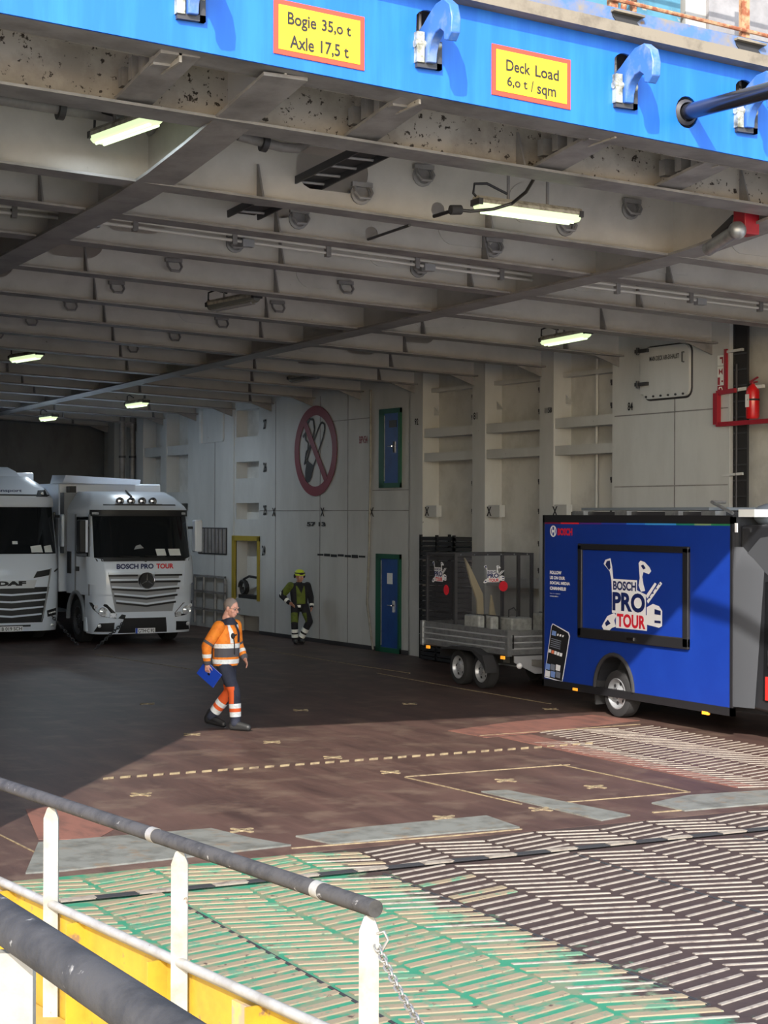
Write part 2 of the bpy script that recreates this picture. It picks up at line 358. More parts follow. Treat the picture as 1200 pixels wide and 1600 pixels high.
# --- ramp and flap with chevron tread
ramp = struct(MB().prism([(2.95,3,-.28),(14.5,3,-.28),(17.2,12.5,-.28),(2.0,12.5,-.28)], (0,0,.28)), 'stern_ramp', RAMPM, 'green and brown painted steel stern ramp with chevron tread')
flap = struct(MB().box(2.0, 17.2, 12.6, 13.46, -.2, 0.0), 'ramp_flap', RAMPM, 'hinged steel flap between ramp and deck')
struct(MB().box(2.0, 17.2, 12.4, 13.55, -.6, -.22), 'trim_1', BLACKM)
CW = 0.615
def barmesh(sg, mat, w=.05):
    L = CW*.46; k = .265*sg; c = .006
    return MB().hexa([(-L,-w/2-L*k,0),(L,-w/2+L*k,0),(L,w/2+L*k,0),(-L,w/2-L*k,0),(-L,-w/2+c-L*k,.007),(L,-w/2+c+L*k,.007),(L,w/2-c+L*k,.007),(-L,w/2-c-L*k,.007)])
bars = []
for ci in range(-8, 16):
    xa = 6.46 + CW*ci + CW/2; sg = 1 if ci % 2 == 0 else -1
    for j in range(0, 60):
        y = 12.42 - .16*j - (.08 if sg < 0 else 0)
        if y < 4: break
        if xa < 2.4 + (12.5-y)*.1 or xa > 14: continue
        q = proj((xa, y, 0)); inside = -60 < q[0] < 1260 and 1250 < q[1] < 1660
        bars.append((inside, math.hypot(xa, y), xa, y, sg))
BM = {(s, m): barmesh(s, None, W_).mesh('tread_bar', M_) for s in (1,-1) for m, M_, W_ in (('c', CREAM, .038), ('t', TAN, .085))}
vis = sorted([b for b in bars if b[0]], key=lambda b: b[1]); rest = vis[300:] + [b for b in bars if not b[0]]
def zone(xa, y): return 't' if xa + (random.random()-.5)*1.2 < 6.3 else 'c'
for b in vis[:300]:
    o = link('tread_bar', BM[(b[4], zone(b[2], b[3]))], ramp, (b[2]+random.uniform(-.012,.012), b[3]+random.uniform(-.008,.008), 0))
stuffmb = MB()
for b in rest:
    t = barmesh(b[4], None); stuffmb.add([p + V((b[2], b[3], 0)) for p in t.v], t.f)
stuffmb.build('tread_bars', CREAM, ramp, kind='stuff')
for ci in range(-7, 15):
    xa = 6.46 + CW*ci + CW/2 + .2; sg = 1 if ci % 2 == 0 else -1
    for j in range(5):
        y = 13.32 - .15*j
        link('tread_bar', BM[(sg, zone(xa, y))], flap, (xa + random.uniform(-.01,.01), y, 0))
pk = MB().box(-.17,.17,-.05,.05,0,.008).mesh('hinge_pocket', BLACKM); kn = MB().box(-.14,.14,-.04,.04,0,.014).mesh('hinge_knuckle', CREAM)
for k in range(22):
    x = 3.0 + k*.62; link('hinge_pocket', pk, flap, (x, 12.6, .002)); link('hinge_knuckle', kn, flap, (x+.32, 12.6, 0))
seam = MB().box(-.012,.012,-4.2,0,0,.006).mesh('plate_seam', BLACKM)
for k in range(7): link('plate_seam', seam, ramp, (2.75+k*1.84, 12.4, 0))
# deck tread towards starboard (under the van wheels)
DB = {s: barmesh(s, None, .036).mesh('tread_bar', CREAM) for s in (1,-1)}
nb = 0
for ci in range(6):
    sg = 1 if ci % 2 else -1
    for j in range(34):
        x, y = 10.9 + .62*ci, 19.9 - .155*j - .1*ci
        q = proj((x, y, 0))
        lim = at(805+ (q[1]-1150)*4.0, q[1], z=0) if q[1] > 1100 else V((99,0,0))
        if q[0] < 800 + (q[1]-1140)*3.4 or q[0] > 1290 or q[1] > 1232 or nb > 190: continue
        link('tread_bar', DB[sg], floor, (x, y, 0)); nb += 1
# --- starboard wall
def wbox(mb, y0, y1, z0, z1, o0, o1):
    return mb.hexa([(xw(y0)+o0,y0,z0),(xw(y0)+o1,y0,z0),(xw(y1)+o1,y1,z0),(xw(y1)+o0,y1,z0),(xw(y0)+o0,y0,z1),(xw(y0)+o1,y0,z1),(xw(y1)+o1,y1,z1),(xw(y1)+o0,y1,z1)])
def wp(y, z, off=0.0): return V((xw(y)+off, y, z))
TOP = 7.0
mb = MB()
for a, b in ((21.77,24.77), (31.55,38.62), (40.1,42.66)): wbox(mb, a, b, 0, TOP, 0, .3)
wall = struct(mb, 'wall_right', WALL, 'pale grey painted steel side wall with recessed bays')
wbox(MB(), 10.5, 50, 0, TOP, .38, .55).build('back_plate', WALLB, wall)
wbox(MB(), 31.6, 38.6, 0, .09, -.012, 0).build('base_strip', DKMET, wall)  # plain dark strip along the foot of the wall
for a, b in ((26.5,26.94), (28.75,29.2), (31.05,31.6), (12.6,13.4), (42.66,42.9), (44.35,44.75), (46.0,46.5), (48.2,48.7)):
    wbox(MB(), a, b, 0, TOP, 0, .4).build('column', WALL, wall)
wbox(MB(), 21.77, 21.85, 0, TOP, .25, .4).build('column', WALL, wall); wbox(MB(), 24.69, 24.77, 0, TOP, .3, .4).build('column', WALL, wall)
for a, b in ((24.77,26.5), (26.94,28.75), (29.2,31.05)):
    for z0, z1 in ((4.49,4.67), (4.0,4.17), (1.55,1.72))[:2 if a > 29 else 3]: wbox(MB(), a, b, z0, z1, .03, .38).build('stringer', WALL, wall)
    for zz in (5.25, 4.85, 3.55, 3.0, 2.4, 1.9)[:4 if a > 29 else 6]:
        mbk = MB(); wbox(mbk, a+.02, a+.22, zz-.03, zz+.03, .12, .2); wbox(mbk, a+.14, a+.22, zz-.07, zz-.03, .13, .19); mbk.build('cleat', DKMET, wall)
    wbox(MB(), a, b, 5.42, 5.5, .2, .4).build('stringer', WALL, wall)
    mbk = MB(); mbk.prism([wp(b-.02,4.95,.25), wp(b-.22,4.95,.25), wp(b-.02,5.12,.25)], (.02,0,0)); mbk.build('gusset', WALL, wall)
mbk = MB(); mbk.cyl(wp(25.62,3.0,.3), wp(25.62,5.7,.3), .03, n=10); mbk.build('riser_pipe', WALL, wall)
for a, b in ((42.9,44.35), (44.75,46.0)):
    for z0, z1 in ((4.5,4.75), (3.2,3.5)): wbox(MB(), a, b, z0, z1, .03, .38).build('stringer', WALL, wall)
# perforated column with niches
niches = [(4.83,5.5), (3.8,4.21), (2.79,3.19), (.83,2.28)]
out = [(38.62,0.42),(40.1,0.42),(40.1,TOP),(38.62,TOP)]
holes = [[(38.72,a),(40.0,a),(40.0,b),(38.72,b)] for a, b in niches]
MB().holed(out, holes, lambda y, z: wp(y, z, .03), (.3,0,0)).build('niche_plate', WALL, wall, smooth=None)
for a, b in niches:
    wbox(MB(), 38.68, 40.05, a-.03, b+.03, .33, .37).build('niche_back', WALLB, wall)
mbk = MB(); wbox(mbk, 40.0, 40.13, .8, 2.36, -.03, .05); wbox(mbk, 38.58, 38.7, .8, 2.36, -.03, .05); wbox(mbk, 38.58, 40.13, 2.26, 2.38, -.03, .05); mbk.build('yellow_surround', OLIVE, wall)
# ventilation grilles
def grille(y0, y1, z0, z1, n, vert=True):
    g = wbox(MB(), y0, y1, z0, z1, -.02, 0).build('grille', DKMET, wall)
    for k in range(n):
        t = (k+.5)/n; y = y0+(y1-y0)*t; wbox(MB(), y-.06, y+.06, z0+.03, z1-.03, -.045, -.02).build('slat', GREYF, g)
grille(40.45, 42.2, 1.89, 2.57, 8); 
mbk = MB()
for z in (1.3, .9, .45): wbox(mbk, 40.4, 42.3, z, z+.05, -.1, -.05)
for y in (40.4, 41.0, 41.7, 42.25): wbox(mbk, y, y+.05, .1, 1.34, -.1, -.05)
mbk.build('guard_frame', GREYF, wall)
# wall seams
for y in (35.5, 34.2, 37.75, 23.1, 41.2): wbox(MB(), y-.012, y+.012, 0, 5.6, -.006, 0).build('weld_seam', GREYF, wall)
for z, a, b in ((3.0,31.6,38.6), (3.43,31.6,33.1), (4.62,21.8,24.7), (3.4,21.8,24.7), (5.0,33.2,35)): wbox(MB(), a, b, z-.01, z+.01, -.006, 0).build('weld_seam', GREYF, wall)
mbk = MB(); mbk.tube([wp(33.15,5.6,-.03), wp(33.15,4,-.03), wp(33.2,2.2,-.03), wp(33.28,1.0,-.03), wp(33.0,.02,-.04)], .025, 6); mbk.build('wall_cable', WHITER, wall)
# painted marks: crosses, frame numbers, dashes
def mark(s, px, py, w, h, mat=BLACKP, off=-.01, bold=.03):
    p = atwall(px, py, off); t = V((.049, -1, 0)).normalized(); return text(s, 'painted_mark', mat, wall, p - t*w/2 - V((0,0,h/2)), t, V((0,0,1)), w, h, bold, .004)
for px, py in ((428,800),(504,800),(581,800)): mark('X', px, py, .19, .2)
for px, py, s in ((414,663,'27'),(414,730,'26'),(414,797,'25'),(412,860,'24')): mark(s, px, py, .18, .24)
mark('57 13', 494, 819, .9, .1, bold=.05); mark('BPV54', 568, 687, .36, .16, REDD); mark('92', 651, 659, .15, .14); mark('81', 743, 650, .14, .14); mark('1158', 857, 641, .22, .1); mark('84', 985, 635, .14, .14)
mbk = MB(); 
for k in range(7): wbox(mbk, 35.6-.32*k-.26, 35.6-.32*k, 1.98 - .01*(k % 3), 2.02+.01*(k % 2), -.012, 0)
mbk.build('scuff_mark', BLACKP, wall)
# marker boxes with crosses in the bays
for px, py in ((668,799),(765,797),(868,797)):
    p = atwall(px, py); b_ = wbox(MB(), p.y-.34, p.y+.04, 2.87, 3.1, .0, .12).build('marker_box', WALL, wall)
    q = V((xw(p.y)-.005, p.y, 2.98)); text('X', 'painted_mark', BLACKP, b_, q + V((0,.1,-.09)), V((.049,-1,0)).normalized(), V((0,0,1)), .17, .18, .03, .004)
# --- doors in the wall
def wdoor(name, y0, y1, z0, z1, label, handle):
    d = struct(wbox(MB(), y0+.08, y1-.1, z0+.1, z1-.1, -.03, 0), name, DOORB, label)
    fr = MB(); wbox(fr, y0, y0+.08, z0, z1, -.05, 0); wbox(fr, y1-.2, y1, z0, z1, -.05, 0); wbox(fr, y0, y1, z1-.1, z1, -.05, 0); wbox(fr, y0, y1, z0, z0+.1, -.05, 0); fr.build('door_frame', DOORG, d)
    sl = MB(); wbox(sl, y1-.23, y1-.2, z0+.14, z1-.14, -.04, -.03); sl.build('edge_strip', ALU, d)
    hd = MB(); wbox(hd, y0+.22, y0+.3, handle-.14, handle+.1, -.045, -.03); hd.cyl(wp(y0+.26, handle, -.03), wp(y0+.26, handle, -.09), .015, n=8); hd.cyl(wp(y0+.26, handle, -.09), wp(y0+.42, handle, -.09), .013, n=8); hd.build('door_handle', CHROME, d)
    return d
d1 = wdoor('door_1', 31.88, 32.88, .0, 2.08, 'blue steel door with green frame at deck level', 1.0)
d2 = wdoor('door_2', 31.88, 32.76, 3.48, 5.15, 'dark blue steel door with green frame high above the deck door', 4.35)
pl = MB(); wbox(pl, 32.2, 32.4, 1.45, 1.68, -.045, -.03); pl.build('notice', PAPER, d1)
pl = MB(); wbox(pl, 32.05, 32.35, 4.75, 4.9, -.04, -.03); pl.build('notice', DKMET, d2)
# --- other boundaries
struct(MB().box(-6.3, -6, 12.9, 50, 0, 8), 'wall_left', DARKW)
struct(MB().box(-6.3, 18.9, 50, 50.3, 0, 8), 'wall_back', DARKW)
struct(MB().box(18.6, 19.2, 12.6, 50.3, -.2, 8), 'wall_hull', WALLB)
# --- ceiling: deck plate, frames, girders
rows = []
ys = [13.0, 13.5, 14, 14.5, 15, 15.5, 16, 16.5, 17, 50.2]
for y in ys: rows.append([V((x, y, zc(x, y)+.98)) for x in (-6.2, 6, 18.8)])
cm = MB().grid(rows); n0 = len(cm.v); cm.grid([[p+V((0,0,.07)) for p in r] for r in rows])
ceiling = struct(cm, 'ceiling', GREY, 'grey steel deck plating overhead carrying rows of flanged beams')
def oval(cx, cz, w, h, n=20):
    pts = []; r = h/2; sx = w/2 - r
    for k in range(n):
        a = 2*math.pi*k/n + .01; pts.append((cx + r*math.cos(a) + (sx if math.cos(a) > 0 else -sx), cz + r*math.sin(a)))
    return pts
BY = [14.4, 16.5, 18.1, 20.0, 22.2, 24.6, 26.9, 29.15, 31.4, 33.65, 35.9, 38.0, 40.2, 42.4, 44.6, 46.8, 48.8]
BX0 = -6.0
tabm = MB().prism([(0,0,0),(0,-.16,0),(0,-.02,.36),(0,0,.36)], (.02,0,0)).mesh('bracket', GREYF)
ringm = MB(); ringm.lathe((0,0,0), (0,-1,0), [(.12,0),(.12,.02),(.09,.03),(.09,.005),(.0,.005)], 14); ringm = ringm.mesh('lashing_eye', GREYF, 40)
dm = MB(); dm.tube([(-.09,-.03,.06),(-.1,-.08,-.02),(-.06,-.1,-.08),(.06,-.1,-.08),(.1,-.08,-.02),(.09,-.03,.06)], .018, 6); dm.bar((-.12,-.03,.07),(.12,-.03,.07), .05,.05); dm = dm.mesh('lashing_ring', GREYF, 40)
H1, H2, H3 = 7.92, 10.5, 13.6
for i, y in enumerate(BY):
    x1 = xw(y)+.8; mat = GREYS if i == 0 else GREY
    xs = [BX0 + (x1-BX0)*k/8 for k in range(9)]
    outer = [(x, zc(x, y)) for x in xs] + [(x, zc(x, y)+1.0) for x in reversed(xs)]
    holes = []
    if 1 <= i <= 9:
        hx = {1: H1, 2: 7.85, 3: 6.95, 4: 6.85, 5: 6.3}.get(i, 6.0 + .1*i); holes.append(oval(hx, zc(hx, y)+.42, .85, .46))
    if i >= 6: holes.append(oval(14.6, zc(14.6, y)+.4, .7, .4))
    if i in (1, 2): xx = 9.2; holes.append(oval(xx, zc(xx, y)+.16 + .0*i, .17, .165, 12))
    beam = MB().holed(outer, holes, lambda a, b: V((a, y, b)), (0, .014, 0)).build('transverse_beam', mat, ceiling, smooth=None)
    fl = MB(); fw = .16 if i else .2
    for k in range(8):
        a, b = xs[k], xs[k+1]
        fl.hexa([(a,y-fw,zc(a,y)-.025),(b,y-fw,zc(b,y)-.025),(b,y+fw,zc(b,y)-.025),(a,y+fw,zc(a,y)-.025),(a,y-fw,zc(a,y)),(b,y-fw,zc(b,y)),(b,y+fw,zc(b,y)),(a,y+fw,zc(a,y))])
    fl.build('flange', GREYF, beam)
    for k in range(6):
        x = 3.4 + 2.75*k + (.9*i) % 2.75
        if x < x1 - 1 and abs(x-5.88) > .35 and abs(x-12.38) > .35:
            o = link('bracket', tabm, beam, (x, y-.002, zc(x, y)))
    for hx in (H2, H3):
        if 1 <= i <= 8:
            MB().prism([V((a, y-.012, b)) for a, b in oval(hx, zc(hx,y)+.38, .82, .46)], (0,.012,0)).build('oval_cover', GREY, beam, smooth=None)
    for hx, dz in ((8.25, .23), (10.85, .2), (9.0, .52), (11.75, .5)):
        if 1 <= i <= 3: link('lashing_ring', dm, beam, (hx, y-.01, zc(hx, y)+dz)); link('lashing_eye', ringm, beam, (hx, y-.006, zc(hx, y)+dz-.02))
        elif i <= 8 and i and dz < .3: link('lashing_ring', dm, beam, (hx, y-.01, zc(hx, y)+dz))
    # tapered haunch at the side wall
    MB().prism([(xw(y)-.55, y-.02, zc(xw(y), y)), (xw(y)+.25, y-.02, zc(xw(y),y)-.28), (xw(y)+.25, y-.02, zc(xw(y),y)+.02)], (0,.02,0)).build('haunch', GREYF, beam)
for gx in (-.6, 5.88, 12.38):
    gw = MB(); gf = MB()
    yy = [13.15] + [14, 15, 16, 17, 50]
    for a, b in zip(yy[:-1], yy[1:]):
        gw.hexa([(gx-.01,a,zc(gx,a)-.006),(gx+.01,a,zc(gx,a)-.006),(gx+.01,b,zc(gx,b)-.006),(gx-.01,b,zc(gx,b)-.006),(gx-.01,a,zc(gx,a)+1),(gx+.01,a,zc(gx,a)+1),(gx+.01,b,zc(gx,b)+1),(gx-.01,b,zc(gx,b)+1)])
        w = .2
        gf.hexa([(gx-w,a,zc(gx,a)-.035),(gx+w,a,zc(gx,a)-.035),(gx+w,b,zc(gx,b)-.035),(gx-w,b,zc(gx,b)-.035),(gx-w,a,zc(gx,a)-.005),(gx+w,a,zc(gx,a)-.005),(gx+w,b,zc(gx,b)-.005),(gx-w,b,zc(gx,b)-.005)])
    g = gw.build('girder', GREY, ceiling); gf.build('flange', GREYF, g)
# stub girders carrying the hook boxes behind the header
for gx in (4.95, 7.15, 9.2, 10.65, 13.2, 15.2):
    z0 = zc(gx, 13.7)
    s_ = MB().box(gx-.012, gx+.012, 13.15, 14.4, z0+.02, z0+1).build('stub_girder', GREYS, ceiling)
    MB().hexa([(gx-.17,13.15,zc(gx,13.15)-.0),(gx+.17,13.15,zc(gx,13.15)),(gx+.17,14.3,zc(gx,14.4)+.02),(gx-.17,14.3,zc(gx,14.4)+.02),(gx-.17,13.15,zc(gx,13.15)+.03),(gx+.17,13.15,zc(gx,13.15)+.03),(gx+.17,14.3,zc(gx,14.4)+.05),(gx-.17,14.3,zc(gx,14.4)+.05)]).build('flange', GREYF, s_)
    for k in range(4):
        y = 13.35+.26*k; MB().box(gx-.16, gx-.012, y, y+.1, z0+.03, z0+.28-.03*k).build('tooth_bracket', GREYF, s_)
# --- blue stern header
def hb(x): return 6.71 - .0553*(x-3.44)
YH = 13.0
slots = []
HOOKX = [4.97, 7.14, 9.19, 10.58]
for x in HOOKX: slots.append([(x+.115*math.cos(a), hb(x)+.44+.04 + (.16 if math.sin(a) > 0 else -.13) + .09*math.sin(a)) for a in [2*math.pi*k/16+.01 for k in range(16)]])
slots.append([(9.9+.13*math.cos(2*math.pi*k/18), hb(9.9)+.31+.15*math.sin(2*math.pi*k/18)) for k in range(18)])
hxs = [2.1, 6, 10, 14, 18.6]
outer = [(x, hb(x)) for x in hxs] + [(x, hb(x)+.98) for x in reversed(hxs)]
hm = MB().holed(outer, slots, lambda a, b: V((a, YH, b)), (0, .03, 0))
header = struct(hm, 'wall_stern', BLUE, 'bright blue painted steel header beam across the stern opening', smooth=None)
mbk = MB()
for a, b in zip(hxs[:-1], hxs[1:]): mbk.hexa([(a,13.4,hb(a)),(b,13.4,hb(b)),(b,13.43,hb(b)),(a,13.43,hb(a)),(a,13.4,hb(a)+1.2),(b,13.4,hb(b)+1.2),(b,13.43,hb(b)+1.2),(a,13.43,hb(a)+1.2)])
mbk.build('inner_plate', GREYS, header)
mbk = MB()
for a, b in zip(hxs[:-1], hxs[1:]): mbk.hexa([(a,YH+.03,hb(a)+.0),(b,YH+.03,hb(b)),(b,13.42,hb(b)),(a,13.42,hb(a)),(a,YH+.03,hb(a)+.03),(b,YH+.03,hb(b)+.03),(b,13.42,hb(b)+.03),(a,13.42,hb(a)+.03)])
mbk.build('bottom_plate', GREYF, header)
def hstrip(y0, y1, d0, d1, mat, name, x0=2.1, x1=18.6):
    return MB().hexa([(x0,y0,hb(x0)+d0),(x1,y0,hb(x1)+d0),(x1,y1,hb(x1)+d0),(x0,y1,hb(x0)+d0),(x0,y0,hb(x0)+d1),(x1,y0,hb(x1)+d1),(x1,y1,hb(x1)+d1),(x0,y1,hb(x0)+d1)]).build(name, mat, header)
hstrip(YH-.16, YH+.02, .84, .95, LEDGE, 'ledge'); hstrip(YH-.10, YH+.02, .95, 1.09, BLUEW, 'coaming'); hstrip(YH+.02, 15.5, 1.04, 1.09, LEDGE, 'upper_deck')
for x in (9.15, 10.55, 7.6, 12.1):
    z = hb(x)+.99; MB().prism([(x-.17,YH-.112,z+.06),(x+.15,YH-.112,z+.04),(x+.1,YH-.112,z-.0),(x+.15,YH-.112,z-.05),(x-.1,YH-.112,z-.04),(x-.16,YH-.112,z+.02)], (0,.01,0)).build('fairlead_slot', BLACKM, header)
    MB().bar((x-.18,YH-.13,z+.07),(x+.16,YH-.13,z+.05),.06,.02).build('fairlead_lip', LEDGE, header)
# port side jamb of the stern opening
struct(MB().box(-6.3, 2.1, 12.9, 13.3, -.6, 9), 'wall_jamb', BLUE, 'port jamb of the stern opening')
struct(MB().box(17.3, 19.2, 12.7, 13.3, -.6, 9), 'wall_jamb_right', BLUE, 'starboard jamb of the stern opening')
struct(MB().box(-6.3, 19.2, 15.5, 15.8, 7.2, 12), 'wall_upper', GREENM, 'weathered blue deckhouse wall above the header')
# ================================================================== THINGS ON THE HEADER
def hpt(x, d, y=YH): return V((x, y, hb(x)+d))
TX = V((1, 0, -.0553)).normalized(); TZ = V((0,0,1))
def sign(name, x0, x1, d0, d1, lines, label):
    t = thing(name, label, 'sign', (x0, YH-.02, hb(x0)+d0))
    MB().hexa([hpt(x0,d0,YH-.012),hpt(x1,d0,YH-.012),hpt(x1,d0,YH),hpt(x0,d0,YH),hpt(x0,d1,YH-.012),hpt(x1,d1,YH-.012),hpt(x1,d1,YH),hpt(x0,d1,YH)]).build('border', ORANGER, t)
    b = .042
    MB().hexa([hpt(x0+b,d0+b,YH-.016),hpt(x1-b,d0+b,YH-.016),hpt(x1-b,d0+b,YH-.011),hpt(x0+b,d0+b,YH-.011),hpt(x0+b,d1-b,YH-.016),hpt(x1-b,d1-b,YH-.016),hpt(x1-b,d1-b,YH-.011),hpt(x0+b,d1-b,YH-.011)]).build('panel', YELS, t)
    for s, xa, xb, da, db in lines: text(s, 'lettering', BLACKP, t, hpt(xa, da, YH-.017), TX, TZ, xb-xa, db-da, .018, .003)
sign('load_sign', 5.70, 6.53, .10, .55, [('Bogie', 5.82, 6.08, .325, .46), ('35,o t', 6.13, 6.40, .345, .455), ('Axle', 5.84, 6.06, .165, .275), ('17,5 t', 6.12, 6.38, .155, .275)], 'yellow plate with red border reading bogie and axle load limits')
sign('load_sign', 7.78, 8.60, .115, .56, [('Deck', 7.92, 8.17, .345, .445), ('Load', 8.22, 8.47, .345, .445), ('6,o t', 7.93, 8.14, .2, .30), ('/', 8.175, 8.205, .2, .30), ('sqm', 8.24, 8.44, .165, .265)], 'yellow plate with red border reading deck load limit')
HOOKL = ['steel locking hook left of the bogie load sign, cut by frame top', 'steel locking hook between the two yellow signs', 'steel locking hook right of the deck load sign, before the hydraulic rod', 'steel locking hook under the hydraulic rod at far right']
HSTEEL = pm('hook_steel', rgb(58,104,178), .4, .1, c2=rgb(110,130,168), scale=5, lo=.5, hi=.7)
PINST = pm('pin_steel', rgb(190,192,176), .45, .5, c2=rgb(110,106,84), scale=9)
for x, lab in zip(HOOKX, HOOKL):
    z0 = hb(x)+.46
    t = thing('locking_hook', lab, 'hook', (x, YH-.2, z0-.2), group='locking hooks on the blue header')
    pr = [(-.15,-.16),(-.15,.08),(0,.14),(.1,.2),(.22,.26),(.36,.27),(.46,.2),(.5,.08),(.49,-.04),(.43,-.1),(.37,-.08),(.36,-.01),(.3,.03),(.22,.02),(.14,-.04),(.1,-.12),(.09,-.2),(-.05,-.2)]
    MB().prism([(x-.045, YH-q, z0+z) for q, z in pr], (.09,0,0)).build('hook', HSTEEL, t, bevel=.008)
    MB().cyl((x-.14, YH-.03, z0-.04), (x+.11, YH-.03, z0-.04), .035, n=12).box(x-.13, x-.06, YH-.06, YH+.05, z0-.2, z0+.06).build('pivot', PINST, t)
    MB().box(x-.12, x+.12, YH-.045, YH+.03, z0-.24, z0-.19).box(x+.07, x+.12, YH-.045, YH+.03, z0-.24, z0+.0).build('socket_lip', DKMET, t)
# hydraulic rod
c0 = hpt(9.9, .31); c1 = at(1200, 142, Y=11.75); dr = (c1-c0).normalized()
t = thing('hydraulic_cylinder', 'black hydraulic rod reaching out of the blue header', 'cylinder', tuple(c0))
MB().cyl(c0+dr*.02, c0+dr*4.5, .075, n=20).build('rod', pm('rod_steel', (.08,.085,.1), .22, .8), t)
MB().lathe(c0-dr*.35, dr, [(.12,0),(.12,.34),(.09,.37),(.09,.2)], 20).build('gland', DKMET, t)
# rusty rail, machinery and walls on the upper deck
t = thing('deck_railing', 'rusty white railing on the upper deck edge', 'railing', (9.3, YH+.1, hb(9.3)+1.09))
for x in (5.4, 7.25, 9.1, 10.62, 12.4): MB().bar((x, YH+.06, hb(x)+1.0), (x, YH+.06, hb(x)+2.1), .05, .09).build('post', RUST, t)
for d in (1.22, 1.6, 2.08): MB().tube([hpt(4, d, YH+.02), hpt(13, d-.02, YH+.02)], .02, 8).build('rail', RUST, t)
t = thing('deck_winch', 'grey and black winch machinery behind the rusty railing', 'machine', (8.1, 13.6, hb(8.1)+1.09))
mbk = MB(); mbk.cyl((7.6,13.6,7.75),(8.5,13.6,7.75),.22,n=18).cyl((7.55,13.6,7.75),(7.6,13.6,7.75),.36,n=20).cyl((8.5,13.6,7.75),(8.56,13.6,7.75),.36,n=20); mbk.build('drum', DKMET, t)
MB().box(7.7,8.4,13.4,13.8,hb(8)+1.09,7.6).box(8.6,8.8,13.35,13.8,hb(8.7)+1.09,7.9).build('bed', BLUEW, t)
t = thing('deck_locker', 'weathered teal steel locker on the upper deck', 'locker', (9.9, 14.0, hb(9.9)+1.09))
MB().box(9.05,10.35,13.7,14.6,hb(9.05)+1.09,9.4).build('body', GREENM, t); mbk = MB().box(9.75,9.8,13.66,13.7,7.2,9.3).box(9.15,9.2,13.66,13.7,7.2,9.3); mbk.build('door_edge', RUST, t); MB().tube([(9.55,13.6,7.4),(9.58,13.55,7.8),(9.7,13.55,7.95),(9.68,13.6,8.4)], .03, 8).build('pipe', RUST, t)
t = thing('deck_vent', 'pale grey ventilator casing at the upper deck corner', 'ventilator', (11.5, 14.1, hb(11.5)+1.09))
MB().box(10.45,12.6,13.75,14.9,hb(10.45)+1.09,9.6).build('body', pm('pale_paint', rgb(150,150,147), .5), t); MB().box(10.7,12.3,13.7,13.75,7.5,9.2).build('louvre', GREYF, t)
# ================================================================== LAMPS
LAMPH = pm('lamp_housing', rgb(176,172,158), .5, c2=rgb(120,114,100), scale=10)
CONDW = pm('conduit_white', rgb(206,204,198), .5)
def lamp(p0, p1, lit, label, w=.17, rods=True, watt=8):
    p0, p1 = V(p0), V(p1); d = (p1-p0).normalized(); s = d.cross(V((0,0,1))).normalized(); u = s.cross(d); L = (p1-p0).length
    t = thing('ceiling_lamp', label, 'lamp', tuple((p0+p1)/2), group='fluorescent ceiling lamps')
    def sec(k, prof): return [p0 + d*k + s*a + u*b for a, b in prof]
    hp = [(-w*.5,.0),(-w*.5,.035),(-w*.32,.075),(w*.32,.075),(w*.5,.035),(w*.5,0)]
    MB().loft([sec(-.03, hp), sec(L+.03, hp)]).build('housing', LAMPH, t)
    lp = [(-w*.46,0),(-w*.42,-.045),(-w*.24,-.075),(w*.24,-.075),(w*.42,-.045),(w*.46,0)]
    sm = [(a*.86, b*.8) for a, b in lp]
    MB().loft([sec(-.02, sm), sec(.03, lp), sec(L-.03, lp), sec(L+.02, sm)]).build('diffuser', LITLENS if lit else LENSOFF, t)
    for a in (-.25*w, .25*w):
        tb = MB().cyl(p0+d*.06+s*a-u*.078, p1-d*.06+s*a-u*.078, .016, n=8).build('tube', LIT if lit else GREYPL, t)
    cp = [(-w*.53,-.02),(w*.53,-.02),(w*.53,.045),(-w*.53,.045)]
    for k in (-.04, L-.01): MB().loft([sec(k, cp), sec(k+.05, cp)]).build('end_cap', DKMET, t)
    if lit:
        ld = bpy.data.lights.new('lamp_light', 'AREA'); ld.shape = 'RECTANGLE'; ld.size = L*.9; ld.size_y = .12; ld.energy = watt; ld.color = (.78,.9,1.0)
        lo_ = link('lamp_light', ld, t); m_ = Matrix((d, s, -u)).transposed().to_4x4(); m_.col[2] = (*u, 0); m_ = Matrix((( d.x, s.x, u.x, 0),(d.y, s.y, u.y, 0),(d.z, s.z, u.z, 0),(0,0,0,1))); c_ = (p0+p1)/2 - u*.1; m_.translation = c_; lo_.matrix_basis = m_
    if rods:
        for k in (.3, .7):
            q = p0.lerp(p1, k); MB().cyl(q+u*.07, V((q.x, q.y, zc(q.x, q.y)+.98)), .018, n=8).build('hanger', GREYF, t)
    q = p0 + u*.05; MB().tube([q, q-d*.06+u*.05, q-d*.05+u*.15, q+d*.1+u*.17, q+d*.35+u*.09], .014, 6).build('cable', BLACK, t)
    return t
def seg(a, b): return at(a[0], a[1], Y=a[2]), at(b[0], b[1], Y=b[2])
lamp(*seg((152,214,16.15), (246,180,15.0)), True, 'lit twin tube lamp at upper left beside the dark longitudinal girder')
L2 = lamp(*seg((747,318,15.5), (900,338,15.5)), True, 'lit tube lamp running along the beams, black cable hung over it')
lamp(*seg((850,533,23.9), (918,520,22.9)), True, 'lit tube lamp just above the recessed wall bays')
lamp(*seg((330,478,23.75), (400,464,22.85)), False, 'unlit tube lamp in the middle of the ceiling')
lamp(*seg((20,560,33.0), (62,553,32.0)), True, 'lit tube lamp at the left edge above the trucks', rods=False, watt=42)
lamp(*seg((200,632,39.6), (228,628,38.5)), True, 'lit tube lamp above the star emblem truck', rods=False, watt=42)
lamp(*seg((65,653,43.6), (86,650,42.7)), True, 'small lit tube lamp deep in the dark hold', rods=False, watt=42)
